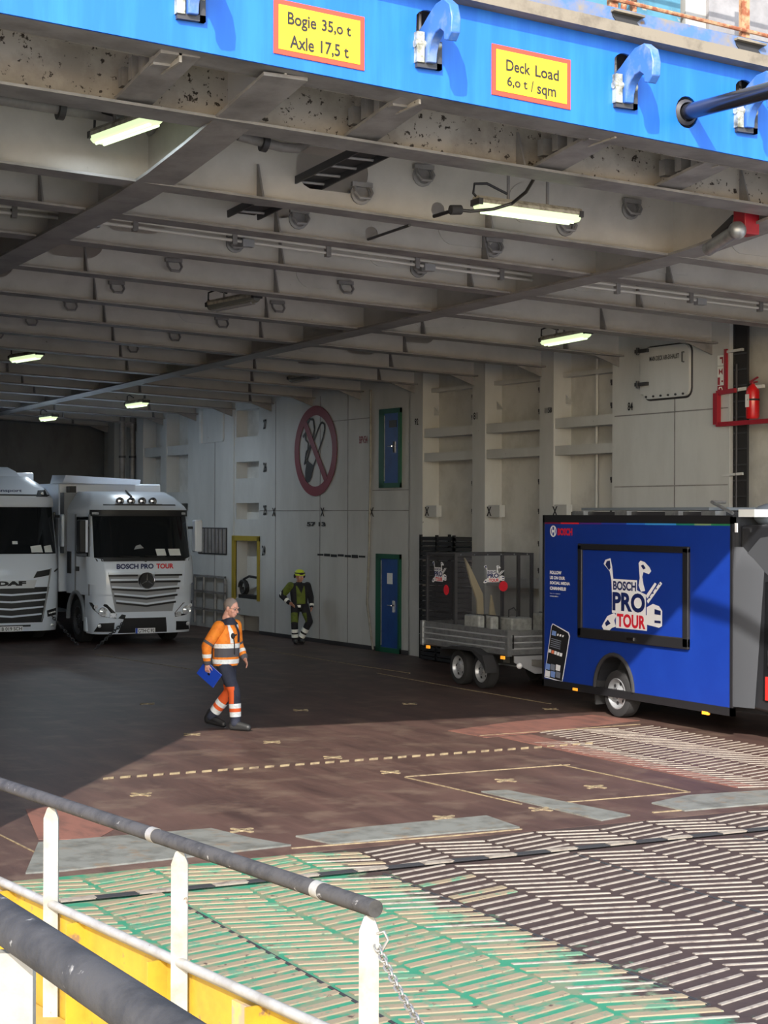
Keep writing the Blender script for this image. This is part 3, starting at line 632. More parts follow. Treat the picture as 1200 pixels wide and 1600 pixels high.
lamp(*seg((455,592,33.1), (500,584,32.2)), False, 'unlit tube lamp near the side wall above the no smoking sign', rods=False, watt=42)
# black cable and plug over lamp two
pts = [at(835,278,Y=14.6), at(822,300,Y=14.9), at(800,318,Y=15.1), at(770,327,Y=15.2), at(735,330,Y=15.25), at(715,328,Y=15.3)]
t = thing('hanging_cable', 'black cable with plug hanging in front of the tube lamp', 'cable', tuple(pts[2]))
MB().tube(pts, .018, 8).build('cable', BLACK, t); MB().cyl(at(704,328,Y=15.3), at(720,328,Y=15.3), .05, n=12).build('plug', BLACKM, t); MB().tube([at(678,338,Y=15.6), at(704,330,Y=15.3)], .02, 8).build('lead', BLACK, t)
# ================================================================== PIPES AND TRAYS
def pipe(name, label, pts, r, mat, rings=(), cat='pipe'):
    t = thing(name, label, cat, tuple(pts[0])); MB().tube(pts, r, 12).build('run', mat, t)
    for a, b, k in rings:
        c = V(a).lerp(V(b), k); d = (V(b)-V(a)).normalized(); MB().cyl(c-d*.03, c+d*.03, r*1.9, n=16).build('flange_ring', DKMET, t); MB().bar(c, c+V((0,0,.35)), .04, .03).build('hanger', GREYF, t)
    return t
a, b = at(-40,148,Y=16.1), at(240,192,Y=16.1); pipe('fire_main_pipe', 'grey pipe with flange rings along the beam at upper left', [a, b, b+V((.15,.5,0))], .06, GREYF, [(a,b,.47), (a,b,.1)])
a, b, c = at(372,212,Y=16.1), at(440,230,Y=16.1), at(478,224,Y=16.2); pipe('bent_pipe', 'short bent grey pipe beside the oval cable opening', [a, b, at(465,232,Y=16.1), c, at(484,212,Y=16.35), at(486,200,Y=16.6)], .05, GREYF, [(a,b,.6)])
for nm, (p, q) in (('conduit_run', ((-30,328,19.6),(172,349,19.6))), ('conduit_run', ((130,344,19.6),(846,440,19.6))), ('conduit_run', ((905,446,19.6),(1240,488,19.6)))):
    A_, B_ = at(p[0],p[1],Y=p[2]), at(q[0],q[1],Y=q[2])
    t = thing(nm, 'pair of white conduits clipped under the beams ' + {-30:'at the left edge', 130:'across the middle', 905:'right of the girder'}[p[0]], 'conduit', tuple(A_), group='white conduits')
    for dz in (0, .07): MB().tube([A_+V((0,0,dz)), B_+V((0,0,dz))], .02, 8).build('tube', CONDW, t)
    n = max(2, int((B_-A_).length/1.1))
    for k in range(n):
        c = A_.lerp(B_, (k+.5)/n); MB().box(c.x-.03,c.x+.03,c.y-.04,c.y+.04,c.z-.05,c.z+.13).build('clip', GREYF, t)
        if k % 2: MB().box(c.x+.1,c.x+.25,c.y-.05,c.y+.05,c.z-.07,c.z+.02).build('junction_box', GREYPL, t)
# cable ladder through the oval openings
A_, B_ = at(470,292,Y=16.7), at(600,228,Y=15.2)
t = thing('cable_tray', 'dark cable ladder seen through the oval beam opening', 'cable tray', tuple(A_))
dd = (B_-A_).normalized(); ss = V((1,0,0)); A2 = A_ - dd*1.2; L_ = (B_-A2).length
for k in (-.18, .18): MB().bar(A2+ss*k, B_+ss*k, .02, .08).build('side_rail', DKMET, t)
for k in range(9): c = A2 + dd*(L_*(k+.5)/9); MB().cyl(c-ss*.18, c+ss*.18, .015, n=6).build('rung', GREYF, t)
MB().bar(A2+V((0,0,.03)), B_+V((0,0,.03)), .3, .03).build('cable_run', BLACKM, t)
pipe('thin_rod', 'thin dark rod crossing between two beams mid ceiling', [at(575,374,Y=18.05), at(640,352,Y=16.55)], .016, DKMET)
# drop door latch at right: red bracket with chrome ram
c = at(1168,346,Y=14.85)
t = thing('door_latch', 'red bracket with steel latch ram under the ceiling at right edge', 'latch', tuple(c))
MB().box(c.x-.1,c.x+.1,c.y-.08,c.y+.12,c.z-.15,c.z+.14).build('bracket', REDS, t, bevel=.01)
r0, r1 = at(1152,360,Y=14.75), at(1106,390,Y=15.3); MB().cyl(r0, r1, .075, n=16).build('ram', ALU, t); MB().sph(r0, .1).build('knuckle', ALU, t)
MB().bar(at(1148,340,Y=15.1), at(1115,372,Y=15.5), .05, .07).build('arm', DKMET, t); MB().tube([at(1152,330,Y=15), at(1148,350,Y=15)], .03, 8).build('hose', GALV, t)
c = at(1112,337,Y=16.3); t = thing('pipe_stub', 'open round pipe stub in the beam near the red bracket', 'pipe', tuple(c)); MB().lathe(c, (0,-1,0), [(.13,-.2),(.13,.12),(.115,.12),(.115,-.15)], 20).build('collar', GREYF, t); MB().cyl(c-V((0,.02,0)), c, .115, n=18).build('end', GREY, t)
# ================================================================== ON THE SIDE WALL
def wring(mb, yc, z, r0, r1, off, n=48, e=.01):
    for k in range(n):
        a, b = 2*math.pi*k/n, 2*math.pi*(k+1)/n
        mb.prism([wp(yc-r0*math.cos(a), z+r0*math.sin(a), off), wp(yc-r1*math.cos(a), z+r1*math.sin(a), off), wp(yc-r1*math.cos(b), z+r1*math.sin(b), off), wp(yc-r0*math.cos(b), z+r0*math.sin(b), off)], (e,0,0))
    return mb
YC, ZC, RR = 35.70, 4.36, 1.03
def nsp(u, v, off=-.018): return wp(YC - u, ZC + v, off)          # u to the right in view
t = thing('no_smoking_sign', 'large painted no smoking sign, dark red ring with struck out cigarette', 'sign', tuple(wp(YC, ZC-RR, -.03)))
wring(MB(), YC, ZC, RR*.79, RR, -.025, 56).build('ring', REDD, t)
q = MB(); a = math.radians(-52); dx, dz = math.cos(a), math.sin(a); nx, nz_ = -dz, dx
q.prism([nsp(-.86*dx*1+nx*.085, -.86*dz+nz_*.085, -.028), nsp(.86*dx+nx*.085, .86*dz+nz_*.085, -.028), nsp(.86*dx-nx*.085, .86*dz-nz_*.085, -.028), nsp(-.86*dx-nx*.085, -.86*dz-nz_*.085, -.028)], (.008,0,0)); q.build('slash', REDD, t)
def stroke(pts, w, name='outline', mat=BLACKP):
    q = MB()
    for p0, p1 in zip(pts[:-1], pts[1:]):
        d = V((p1[0]-p0[0], p1[1]-p0[1], 0)); L = d.length or 1; n = V((-d.y, d.x, 0))/L*w/2
        q.prism([nsp(p0[0]+n.x,p0[1]+n.y), nsp(p1[0]+n.x,p1[1]+n.y), nsp(p1[0]-n.x,p1[1]-n.y), nsp(p0[0]-n.x,p0[1]-n.y)], (.006,0,0))
    q.build(name, mat, t)
stroke([(-.42,-.2),(-.3,.0),(.2,.58),(.3,.64),(.42,.6),(.44,.48),(.36,.3),(.0,-.22),(-.1,-.34)], .045)
q = MB(); q.prism([nsp(-.42,-.2),nsp(-.08,-.34),nsp(-.2,-.6),nsp(-.3,-.7),nsp(-.42,-.72),nsp(-.5,-.62),nsp(-.5,-.45)], (.006,0,0)); q.build('ember', BLACKP, t)
stroke([(-.5,.42),(-.44,.6),(-.28,.74),(-.12,.72),(-.06,.5),(-.14,.28),(-.3,.08),(-.46,-.02),(-.5,-.2),(-.55,-.3)], .05, 'smoke'); stroke([(-.5,.28),(-.36,.2),(-.38,.02),(-.5,-.12),(-.48,-.28)], .04, 'smoke'); stroke([(-.62,.34),(-.5,.42),(-.48,.28)], .06, 'smoke')
# hinged hatch with lettering
t = thing('wall_hatch', 'rounded grey steel hatch with two hinges high on the wall', 'hatch', tuple(wp(23.3, 4.85, -.05)))
yl, yr, zb_, zt_ = 23.86, 22.68, 4.86, 5.72
def rr(y0, y1, z0, z1, r, off):
    pts = []
    for cy, cz, a0 in ((y1-r,z1-r,0),(y0+r,z1-r,90),(y0+r,z0+r,180),(y1-r,z0+r,270)):
        for k in range(5): a = math.radians(a0+22.5*k); pts.append(wp(cy+r*math.cos(a), cz+r*math.sin(a), off))
    return pts
MB().prism(rr(yr,yl,zb_,zt_,.14,-.06), (.05,0,0)).build('leaf', WALL, t); MB().prism(rr(yr-.03,yl+.03,zb_-.03,zt_+.03,.16,-.012), (.012,0,0)).build('gasket', DKMET, t)
for zz in (5.12, 5.68):
    q = MB(); wbox(q, yl-.16, yl+.16, zz-.03, zz+.03, -.11, -.06); q.cyl(wp(yl+.1,zz-.06,-.09), wp(yl+.1,zz+.06,-.09), .03, n=10); q.build('hinge', DKMET, t)
q = MB(); wbox(q, yl+.0, yl+.09, 4.95, 5.7, -.05, 0); q.build('hinge_bar', WALL, t)
for k in range(6): y = yl-.1-.19*k; q = MB(); q.cyl(wp(y,4.9,-.06), wp(y,4.9,-.085), .018, n=6); q.build('bolt', DKMET, t)
q = MB(); q.tube([wp(22.8,5.58,-.06), wp(22.8,5.58,-.1), wp(22.8,5.42,-.1), wp(22.8,5.42,-.06)], .012, 6); q.build('grip', DKMET, t)
text('MAIN DECK AIR-EXHAUST', 'lettering', BLACKP, t, wp(23.68, 5.49, -.062), V((.049,-1,0)).normalized(), V((0,0,1)), .76, .08, .02, .003)
t = thing('wall_hatch', 'shadowed square hatch outline high on the far wall beside the niches', 'hatch', tuple(wp(41.2, 4.75, -.05)))
MB().prism(rr(40.62,41.92,4.75,5.6,.08,-.05), (.045,0,0)).build('leaf', WALL, t); q = MB(); wbox(q, 41.86, 42.0, 4.75, 5.6, -.09, -.04); q.build('hinge_bar', WALLB, t)
# fire plan sign strip, red frame, extinguisher, cable ladder
t = thing('fire_sign_strip', 'vertical strip of small red fire equipment pictograms beside the red frame', 'sign', tuple(wp(21.95, 4.9, -.02)))
for k, (z0, z1, m) in enumerate(((5.3,5.46,0),(5.12,5.28,0),(4.98,5.12,0),(4.83,4.98,1))):
    q = MB(); wbox(q, 21.87, 22.03, z0, z1, -.02, -.01); pnl = q.build('panel', REDS if m else PAPER, t)
    q = MB()
    if k == 0: wbox(q, 21.9,21.97,z0+.1,z0+.13,-.026,-.02); wbox(q,21.9,21.92,z0+.03,z0+.13,-.026,-.02)
    elif k == 1: q.prism([wp(21.99,z0+.03,-.026),wp(21.95,z0+.08,-.026),wp(21.99,z0+.13,-.026)],(.006,0,0)); q.prism([wp(21.91,z0+.03,-.026),wp(21.95,z0+.08,-.026),wp(21.91,z0+.13,-.026)],(.006,0,0))
    elif k == 2: wbox(q, 21.97,22.02,z0+.01,z0+.13,-.026,-.02); wbox(q,21.9,21.93,z0+.05,z0+.08,-.026,-.02)
    else: q.tube([wp(21.99,z0+.09,-.024),wp(21.98,z0+.12,-.024),wp(21.93,z0+.12,-.024),wp(21.91,z0+.08,-.024),wp(21.96,z0+.04,-.024),wp(21.99,z0+.03,-.024)],.008,6)
    q.build('pictogram', PAPER if m else REDS, pnl)
t = thing('red_frame', 'red square tube guard frame around the extinguisher corner', 'frame', tuple(wp(21.7, 4.35, 0)))
A_, B_ = wp(22.02,4.36,-.03), wp(22.02,4.86,-.03); E_ = V((17.6,18.2,4.38))
q = MB(); q.bar(A_, B_, .1, .1, (1,0,0)).build('upright', REDS, t); q = MB(); q.bar(A_, E_, .07, .07).build('lower_rail', REDS, t); MB().bar(B_, wp(21.6,4.88,-.03), .06, .07).build('upper_rail', REDS, t); MB().bar(wp(21.83,4.86,-.02), wp(21.83,5.55,-.02), .05, .05, (1,0,0)).build('strip', REDS, t)
t = thing('fire_extinguisher', 'red fire extinguisher on a white bracket by the cable ladder', 'extinguisher', tuple(wp(21.1, 4.42, .1)))
ec = wp(21.27, 0, .03)
MB().lathe((ec.x,ec.y,4.42), (0,0,1), [(.09,0),(.105,.03),(.105,.42),(.09,.48),(.05,.52),(.03,.54)], 20).build('body', pm('ext_red', rgb(206,26,30), .3, coat=.4), t)

q = MB(); q.hexa([(ec.x-.107,ec.y-.04,4.6),(ec.x-.104,ec.y-.04,4.6),(ec.x-.104,ec.y+.05,4.6),(ec.x-.107,ec.y+.05,4.6),(ec.x-.107,ec.y-.04,4.8),(ec.x-.104,ec.y-.04,4.8),(ec.x-.104,ec.y+.05,4.8),(ec.x-.107,ec.y+.05,4.8)]); q.build('label_plate', PAPER, t)
MB().cyl((ec.x,ec.y,4.94),(ec.x,ec.y,5.0),.03,n=10).bar((ec.x,ec.y+.06,5.0),(ec.x,ec.y-.12,5.06),.03,.02).bar((ec.x,ec.y+.05,4.98),(ec.x,ec.y-.1,4.99),.03,.02).build('valve_lever', REDS, t)
MB().tube([(ec.x,ec.y+.03,4.97),(ec.x,ec.y+.13,4.93),(ec.x,ec.y+.14,4.8),(ec.x,ec.y+.12,4.6)], .012, 6).build('hose', BLACK, t); MB().lathe((ec.x,ec.y,4.7),(0,0,1),[(.108,0),(.108,.03)],18).build('strap', BLACKM, t)
MB().bar((ec.x-.02, ec.y+.7, 4.88), (ec.x+.05, ec.y-.2, 4.92), .06, .05).build('bracket', PAPER, t)
t = thing('fire_box', 'red cabinet edge at the right border beside the extinguisher', 'cabinet', tuple(wp(20.6, 4.45, .0)))
q = MB(); wbox(q, 20.2, 20.78, 4.42, 5.05, -.05, .25); q.build('body', REDS, t, bevel=.03); q = MB(); wbox(q, 20.26, 20.72, 4.5, 4.98, -.07, -.05); q.build('door', REDS, t)
lx = xw(21.6)+.07
t = thing('cable_ladder', 'black vertical cable ladder rising beside the fire extinguisher', 'cable ladder', (lx, 21.5, 2.0))
for y in (21.74, 21.42): MB().box(lx-.02, lx+.02, y-.012, y+.012, 1.0, 6.3).build('side_rail', BLACKM, t)
MB().box(lx+.0, lx+.03, 21.43, 21.73, 1.0, 6.3).build('cable_run', BLACKM, t)
for k in range(18): MB().box(lx-.025, lx, 21.42, 21.74, 1.2+.25*k, 1.225+.25*k).build('rung', DKMET, t)
MB().cyl((lx-.06,21.62,2.9),(lx-.06,21.62,5.3),.018,n=8).build('conduit', DKMET, t)
for zz in (3.55, 5.5): MB().bar((lx-.1,21.9,zz),(lx-.03,21.5,zz+.02),.05,.04).build('cable_arm', WALL, t)
# yellow niche contents
t = thing('hose_coil', 'black hose coiled in the yellow framed niche', 'hose', tuple(wp(39.6, .86, .15)))
MB().tube([wp(39.75+.18*math.cos(k*.5), 1.1+.16*math.sin(k*.5), .08+.004*k) for k in range(26)], .035, 8).build('coil', BLACKM, t); MB().tube([wp(39.7,1.3,.1), wp(39.4,1.38,.1), wp(38.8,1.36,.1)], .03, 8).build('tail', BLACKM, t)
q = MB(); wbox(q, 38.8, 39.9, .83, .92, .05, .3); q.build('bundle', BLACKM, t)
# corner pipes near the end bulkhead
for k, off in enumerate((.0, .3)):
    p = wp(46.8, 0, -.3+off); t = thing('riser_pipe', ['grey vertical pipe in the dark far corner, nearer one', 'grey vertical pipe in the dark far corner, beside the wall'][k], 'pipe', (p.x,p.y,0)); MB().cyl((p.x,p.y,0),(p.x,p.y,6.1),.08,n=12).build('tube', GREYF, t)
    for zz in (1.5,3.0,4.5): MB().lathe((p.x,p.y,zz),(0,0,1),[(.1,0),(.1,.06)],14).build('clamp', DKMET, t)
# ================================================================== BOX VAN
VX = 14.4
vt = thing('box_van', 'dark blue box van with tour logo on its side, black cab to the right', 'van', (15.4, 19.0, 0))
def sd(px, py, off=0.0):                      # point on the van's side wall
    p = at(px, py, X=VX); return V((VX+off, p.y, p.z))
YR, YF, ZB, ZT = 22.45, 17.9, .37, 2.89
def vpanel(name, y0, y1, z0, z1, mat, parent, o0=0.0, o1=.03): return MB().box(VX-o0, VX+o1, y0, y1, z0, z1).build(name, mat, parent)
# side skin with wheel arch cut
AY, AR = at(960,1050,X=VX).y, .47
outer = [(YF+.05,ZB+.03),(AY-AR,ZB+.03)] + [(AY-AR*math.cos(math.pi*k/12), ZB+.03+AR*1.05*math.sin(math.pi*k/12)) for k in range(1,12)] + [(AY+AR,ZB+.03),(YR-.03,ZB+.03),(YR-.03,ZT-.09),(YF+.05,ZT-.09)]
MB().prism([(VX-.004, y, z) for y, z in outer], (.02,0,0)).build('side_panel', VANB, vt, smooth=None)
MB().prism([(VX+.03, y, z) for y, z in outer[:-2] + [(YR-.0,ZT),(YF,ZT)]], (2.07,0,0)).build('box_body', CARB, vt, smooth=None)
q = MB(); q.tube([(VX-.01, AY-AR*1.02*math.cos(math.pi*k/14), ZB+.03+AR*1.07*math.sin(math.pi*k/14)) for k in range(15)], .03, 8); q.build('wheel_arch', BLACKM, vt)
MB().box(VX+.34, 16.2, AY-.46, AY+.46, ZB-.02, ZB+.52).build('wheel_well', BLACKM, vt)
for z0, z1 in ((ZT-.09, ZT+.02), (ZB-.08, ZB+.03)): vpanel('edge_profile', YF, YR+.02, z0, z1, BLACK, vt, .012, .05)
vpanel('edge_profile', YR-.03, YR+.02, ZB-.08, ZT+.02, BLACK, vt, .012, .05); vpanel('edge_profile', YF, YF+.05, ZB-.08, ZT, BLACK, vt, .012, .05)
cols = [rgb(110,24,60), rgb(214,40,60), rgb(84,40,130), rgb(40,60,160), rgb(40,110,210), rgb(60,150,220), rgb(30,120,100), rgb(120,150,110), rgb(40,120,80)]
cuts = [0,.1,.21,.34,.48,.58,.74,.83,.91,1]
for k in range(9):
    a_, b_ = YR-.03-(YR-YF-.08)*cuts[k], YR-.03-(YR-YF-.08)*cuts[k+1]; vpanel('colour_stripe', b_, a_, ZT-.115, ZT-.085, pm('stripe_%s' % 'abcdefghi'[k], cols[k], .5), vt, .006, .0)
# flap window with black frame
w_tl, w_tr, w_bl, w_br = sd(908,850), sd(1079,858), sd(907,992), sd(1076,1014)
ya, yb = (w_tl.y+w_bl.y)/2, (w_tr.y+w_br.y)/2; za, zb2 = (w_bl.z+w_br.z)/2, (w_tl.z+w_tr.z)/2
fl = vpanel('serving_flap', yb, ya, za, zb2, VANB, vt, .02, .0); fm = MB(); w = .1
fm.box(VX-.05, VX, yb-.02, ya+.02, zb2-w*.7, zb2+.02).box(VX-.05, VX, yb-.02, ya+.02, za-.02, za+w*1.3).box(VX-.05, VX, ya-w*.8, ya+.02, za, zb2).box(VX-.05, VX, yb-.02, yb+w, za, zb2)
fm.build('flap_frame', BLACK, fl, bevel=.012); MB().box(VX-.065, VX-.05, (ya+yb)/2-.1, (ya+yb)/2+.05, za+.02, za+.06).build('flap_lock', CHROME, fl)
# ---- tour logo (drawn in a unit box, shared by van and cage)
RN = V((-1, 0, 0))
def logo(parent, o, xd, w, vs=.62):
    xd = V(xd); zd = V((0,0,1)); nrm = xd.cross(zd)
    def pt(u, v, e=0.0): return V(o) + xd*(u*w) + zd*(v*w*vs) + nrm*e
    def poly(pts, mat, e, nm): return MB().prism([pt(u, v, e) for u, v in pts], nrm*.002).build(nm, mat, parent, smooth=None)
    W = WHITEP
    poly([(.2,.3),(.2,.86),(.63,.86),(.63,.7),(.78,.64),(.78,.3)], W, .002, 'logo_white')
    poly([(.27,.06),(.27,.33),(.80,.31),(.80,.06)], W, .0025, 'logo_white')
    for s_, u, v, ww, hh, m_ in (('BOSCH',.22,.68,.40,.15,NAVY), ('PRO',.21,.34,.56,.31,NAVY), ('TOUR',.29,.08,.49,.22,REDP)): text(s_, 'logo_lettering', m_, parent, pt(u, v, .006), xd, zd, ww*w, hh*w*vs, .04, .001)
    poly([(.05,1.10),(.08,1.17),(.17,1.20),(.2,1.06),(.22,.86),(.26,.62),(.2,.62),(.19,.84),(.16,.98)], W, .004, 'logo_detector'); poly([(.085,1.09),(.11,1.15),(.165,1.16),(.175,1.04),(.15,1.0)], NAVY, .007, 'logo_screen')
    poly([(.66,1.14),(.69,1.18),(.76,1.16),(.84,1.08),(.87,1.02),(.83,.97),(.74,1.0),(.72,.92),(.74,.8),(.77,.7),(.7,.68),(.66,.78),(.68,.9),(.67,1.02)], W, .004, 'logo_drill'); poly([(.7,1.1),(.74,1.12),(.78,1.06),(.74,1.04)], NAVY, .007, 'logo_drill_line')
    poly([(.78,.62),(.93,.84),(.96,.82),(.81,.58)], W, .004, 'logo_bit'); poly([(.8,.54),(1.02,.86),(1.05,.83),(.82,.5)], W, .004, 'logo_bit')
    for k in range(4): u = .83+.055*k; v = .58+.075*k; poly([(u,v),(u+.03,v+.01),(u+.02,v+.035)], NAVY, .007, 'logo_bit_flute')
    poly([(.80,.16),(.80,.44),(.9,.5),(1.0,.47),(1.05,.4),(1.05,.16),(1.0,.13)], W, .004, 'logo_truck'); poly([(.93,.34),(.93,.42),(1.03,.4),(1.03,.33)], NAVY, .007, 'logo_truck_glass'); poly([(.93,.2),(.93,.24),(1.03,.24),(1.03,.2)], NAVY, .007, 'logo_truck_grille')
    poly([(.06,.0),(.02,.06),(.05,.12),(.12,.24),(.24,.3),(.28,.26),(.24,.18),(.27,.08),(.2,.05),(.15,.0)], W, .004, 'logo_grinder'); poly([(.1,.07),(.08,.12),(.13,.18),(.18,.12)], NAVY, .007, 'logo_grinder_disc')
o_ = sd(941,984); o2 = sd(1034,984); lw = abs(o_.y-o2.y); logo(fl, (VX-.022, o_.y, o_.z), (0,-1,0), lw*.98)
# maker emblem, brand word, slogan
tl, br_ = sd(860,821), sd(870,839); cy, cz = (tl.y+br_.y)/2, (tl.z+br_.z)/2; r_ = (tl.z-br_.z)/2
em = MB(); 
for k in range(28):
    a, b = 2*math.pi*k/28, 2*math.pi*(k+1)/28; em.prism([(VX-.008,cy+r_*.78*math.cos(a),cz+r_*.78*math.sin(a)),(VX-.008,cy+r_*math.cos(a),cz+r_*math.sin(a)),(VX-.008,cy+r_*math.cos(b),cz+r_*math.sin(b)),(VX-.008,cy+r_*.78*math.cos(b),cz+r_*.78*math.sin(b))],(.003,0,0))
em.build('emblem_ring', WHITEP, vt)
em = MB(); em.box(VX-.008,VX-.005,cy+r_*.3,cy+r_*.5,cz-r_*.7,cz+r_*.7).box(VX-.008,VX-.005,cy-r_*.5,cy-r_*.3,cz-r_*.7,cz+r_*.7).box(VX-.008,VX-.005,cy-r_*.3,cy+r_*.3,cz-r_*.22,cz+r_*.22); em.build('emblem_anchor', WHITEP, vt)
def vtext(s_, a, b, mat, bold=.03): A_, B_ = sd(*a), sd(*b); text(s_, 'lettering', mat, vt, (VX-.007, A_.y, B_.z), (0,-1,0), (0,0,1), A_.y-B_.y, A_.z-B_.z, bold, .002)
vtext('BOSCH', (872,825), (895,837), REDP, .05)
for k, s_ in enumerate(('FOLLOW', 'US ON OUR', 'SOCIAL MEDIA', 'CHANNELS!')): vtext(s_, (860, 891.5+8.2*k), (860+[18,23.5,31.5,25][k], 898+8.4*k), WHITEP, .05)
vtext('Stay up to date and', (860,926), (876,929), WHITEP, .01); vtext('connect with us', (860,930), (873,933), WHITEP, .01)
# phone picture
ph = [(864,974),(889,988),(891,994),(879,1066),(851,1058),(862,978)]
MB().prism([sd(*p, -.006) for p in ph], (.003,0,0)).build('phone_outline', WHITEP, vt, smooth=None)
cx_, cy_ = 872, 1018; MB().prism([sd(cx_+(p[0]-cx_)*.93, cy_+(p[1]-cy_)*.965, -.009) for p in ph], (.003,0,0)).build('phone_screen', BLACKP, vt, smooth=None)
def pdot(x0, y0, x1, y1, mat): MB().prism([sd(x0,y0,-.012),sd(x1,y0+(x1-x0)*.3,-.012),sd(x1-1,y1+(x1-x0)*.3,-.012),sd(x0-1,y1,-.012)], (.003,0,0)).build('phone_picture', mat, vt, smooth=None)
GRYP = pm('grey_print', rgb(120,126,140), .6); LBL = pm('pale_blue_print', rgb(120,150,210), .6); ORP = pm('orange_print', rgb(236,130,90), .6)
pdot(864,985,870,992,LBL)
for k in range(3): pdot(872+4*k,990+k,874+4*k,993+k,WHITEP)
for k in range(5): pdot(863-.5*k,997+3*k,878-.4*k,998+3*k,GRYP)
for k in range(5): pdot(859+4.3*k,1014+1.5*k,862.3+4.3*k,1019+1.5*k,[WHITEP,ORP,WHITEP,WHITEP,WHITEP][k])
for k in range(6): pdot(854+8*(k%3), 1036+1*(k%3)+11*(k//3), 860.5+8*(k%3), 1045+1*(k%3)+11*(k//3), [LBL,GRYP,WHITEP,WHITEP,LBL,GRYP][k])
# roof gear
MB().box(VX+.1, 16.3, YF+.5, YR-.6, ZT, ZT+.07).build('roof_rack', DKMET, vt); MB().box(VX+.15, 16.2, YF+.7, YR-.8, ZT+.09, ZT+.13).build('solar_panel', pm('solar', rgb(110,118,126), .25), vt)
for y in (21.7, 20.6, 19.4, 18.6): MB().box(VX+.02, VX+.2, y-.3, y, ZT+.0, ZT+.08).build('roof_bracket', ALU, vt)
MB().tube([(VX+.15,18.1,ZT+.05),(VX+.2,18.6,ZT+.2),(VX+.5,18.7,ZT+.2)], .025, 8).build('awning_arm', ALU, vt)
MB().sph((15.0, 17.8, ZT+.03), .3, .3, .16).build('roof_dome', DOME, vt)
for px, py in ((900,1077),(1103,1114)): p = sd(px, py); MB().box(VX-.02, VX+.02, p.y-.06, p.y+.06, p.z-.02, p.z+.02).build('marker_lamp', AMBER, vt)
# wheels
def wheel(parent, c, r, w, axis=(-1,0,0), holes=6, rim=RIMS, name='wheel', hub=True):
    c = V(c); ax = V(axis)
    o = MB().lathe(c-ax*w, ax, [(r*.62,0),(r*.9,.0),(r*.985,w*.12),(r,w*.3),(r,w*.75),(r*.97,w*.92),(r*.86,w),(r*.66,w*.98),(r*.64,w*.7)], 32).build(name, RUBBER, parent)
    MB().lathe(c-ax*w, ax, [(r*.66,w*.98),(r*.62,w*1.0),(r*.58,w*.85),(r*.5,w*.72),(r*.3,w*.8),(r*.22,w*.92),(r*.1,w*.95),(0,w*.95)], 28, False).build('rim', rim, o)
    a = ax.orthogonal().normalized(); b = ax.cross(a)
    for k in range(holes):
        t_ = 2*math.pi*k/holes; p = c - ax*w + (a*math.cos(t_)+b*math.sin(t_))*r*.42; MB().cyl(p+ax*w*.7, p+ax*w*.79, r*.075, n=10).build('vent_hole', BLACKM, o)
        p2 = c - ax*w + (a*math.cos(t_+.4)+b*math.sin(t_+.4))*r*.2; MB().cyl(p2+ax*w*.8, p2+ax*w*.97, r*.03, n=6).build('wheel_nut', CHROME, o)
    return o
wheel(vt, (VX+.02, AY-.02, .34), .34, .22); wheel(vt, (16.5, AY, .34), .34, .22, (1,0,0))
MB().box(VX+.0, VX+.24, AY+.46, AY+.49, .14, .5).build('mud_flap', RUBBER, vt)
MB().box(VX+.3, 16.2, 15.0, YR-.4, .32, .5).build('chassis', BLACKM, vt)
# cab
ct = [(17.9,.42),(17.9,2.78),(17.3,2.8),(16.9,2.55),(16.3,2.1),(15.55,1.35),(15.2,1.15),(15.12,.5),(15.3,.36),(15.5,.36)]
arch = [(15.62+.42*(1-math.cos(math.pi*k/8)), .36+.44*math.sin(math.pi*k/8)) for k in range(9)]
cab = MB().prism([(VX+.12, y, z) for y, z in ct + arch + [(17.0,.36)]], (1.86,0,0)).build('cab', CARB, vt, bevel=.04)
MB().loft([[V((VX+.0,17.9,.42)),V((VX+.0,17.86,.42)),V((VX+.1,17.58,.42)),V((VX+.1,17.9,.42))],[V((VX+.0,17.9,2.2)),V((VX+.0,17.86,2.2)),V((VX+.1,17.4,2.2)),V((VX+.1,17.9,2.2))],[V((VX+.02,17.9,2.5)),V((VX+.02,17.86,2.5)),V((VX+.12,17.85,2.5)),V((VX+.12,17.9,2.5))]]).build('fairing', VANG, vt)
MB().prism([(VX+.11,17.75,2.42),(VX+.11,17.5,2.62),(VX+.11,17.2,2.66),(VX+.11,16.9,2.5),(VX+.11,16.6,2.25),(VX+.11,17.3,2.12),(VX+.11,17.6,2.3)], (.03,0,0)).build('roof_pod', VANG, vt)
dr_ = MB().prism([(VX+.10,17.42,.55),(VX+.10,17.38,2.06),(VX+.10,16.9,2.12),(VX+.10,16.3,1.95),(VX+.10,15.95,1.4),(VX+.10,16.15,1.2),(VX+.10,16.1,.9),(VX+.10,16.4,.55)], (.03,0,0)).build('cab_door', pm('door_black', rgb(24,25,27), .25, coat=.4), vt)
MB().prism([(VX+.09,17.2,1.3),(VX+.09,17.24,1.72),(VX+.09,17.15,1.95),(VX+.09,16.9,2.02),(VX+.09,16.4,1.88),(VX+.09,16.1,1.42),(VX+.09,16.3,1.25)], (.02,0,0)).build('side_window', pm('tinted_window', rgb(96,116,104), .08), dr_)
MB().box(VX+.06, VX+.1, 17.1, 17.3, .98, 1.2).build('handle_recess', BLACKM, dr_, bevel=.02); MB().tube([(VX+.08,17.26,1.0),(VX+.05,17.24,1.06),(VX+.05,17.24,1.14),(VX+.08,17.26,1.19)], .015, 8).build('door_handle', CARB, dr_)
MB().box(VX+.085, VX+.1, 16.5, 17.36, .55, .85).build('red_panel', pm('red_vinyl', rgb(204,44,40), .4), dr_)
MB().prism([(VX+.3,16.36,2.16),(VX+.3,15.62,1.42),(16.1,15.62,1.42),(16.1,16.36,2.16)], (0,-.03,.03)).build('windscreen', GLASSD, vt)
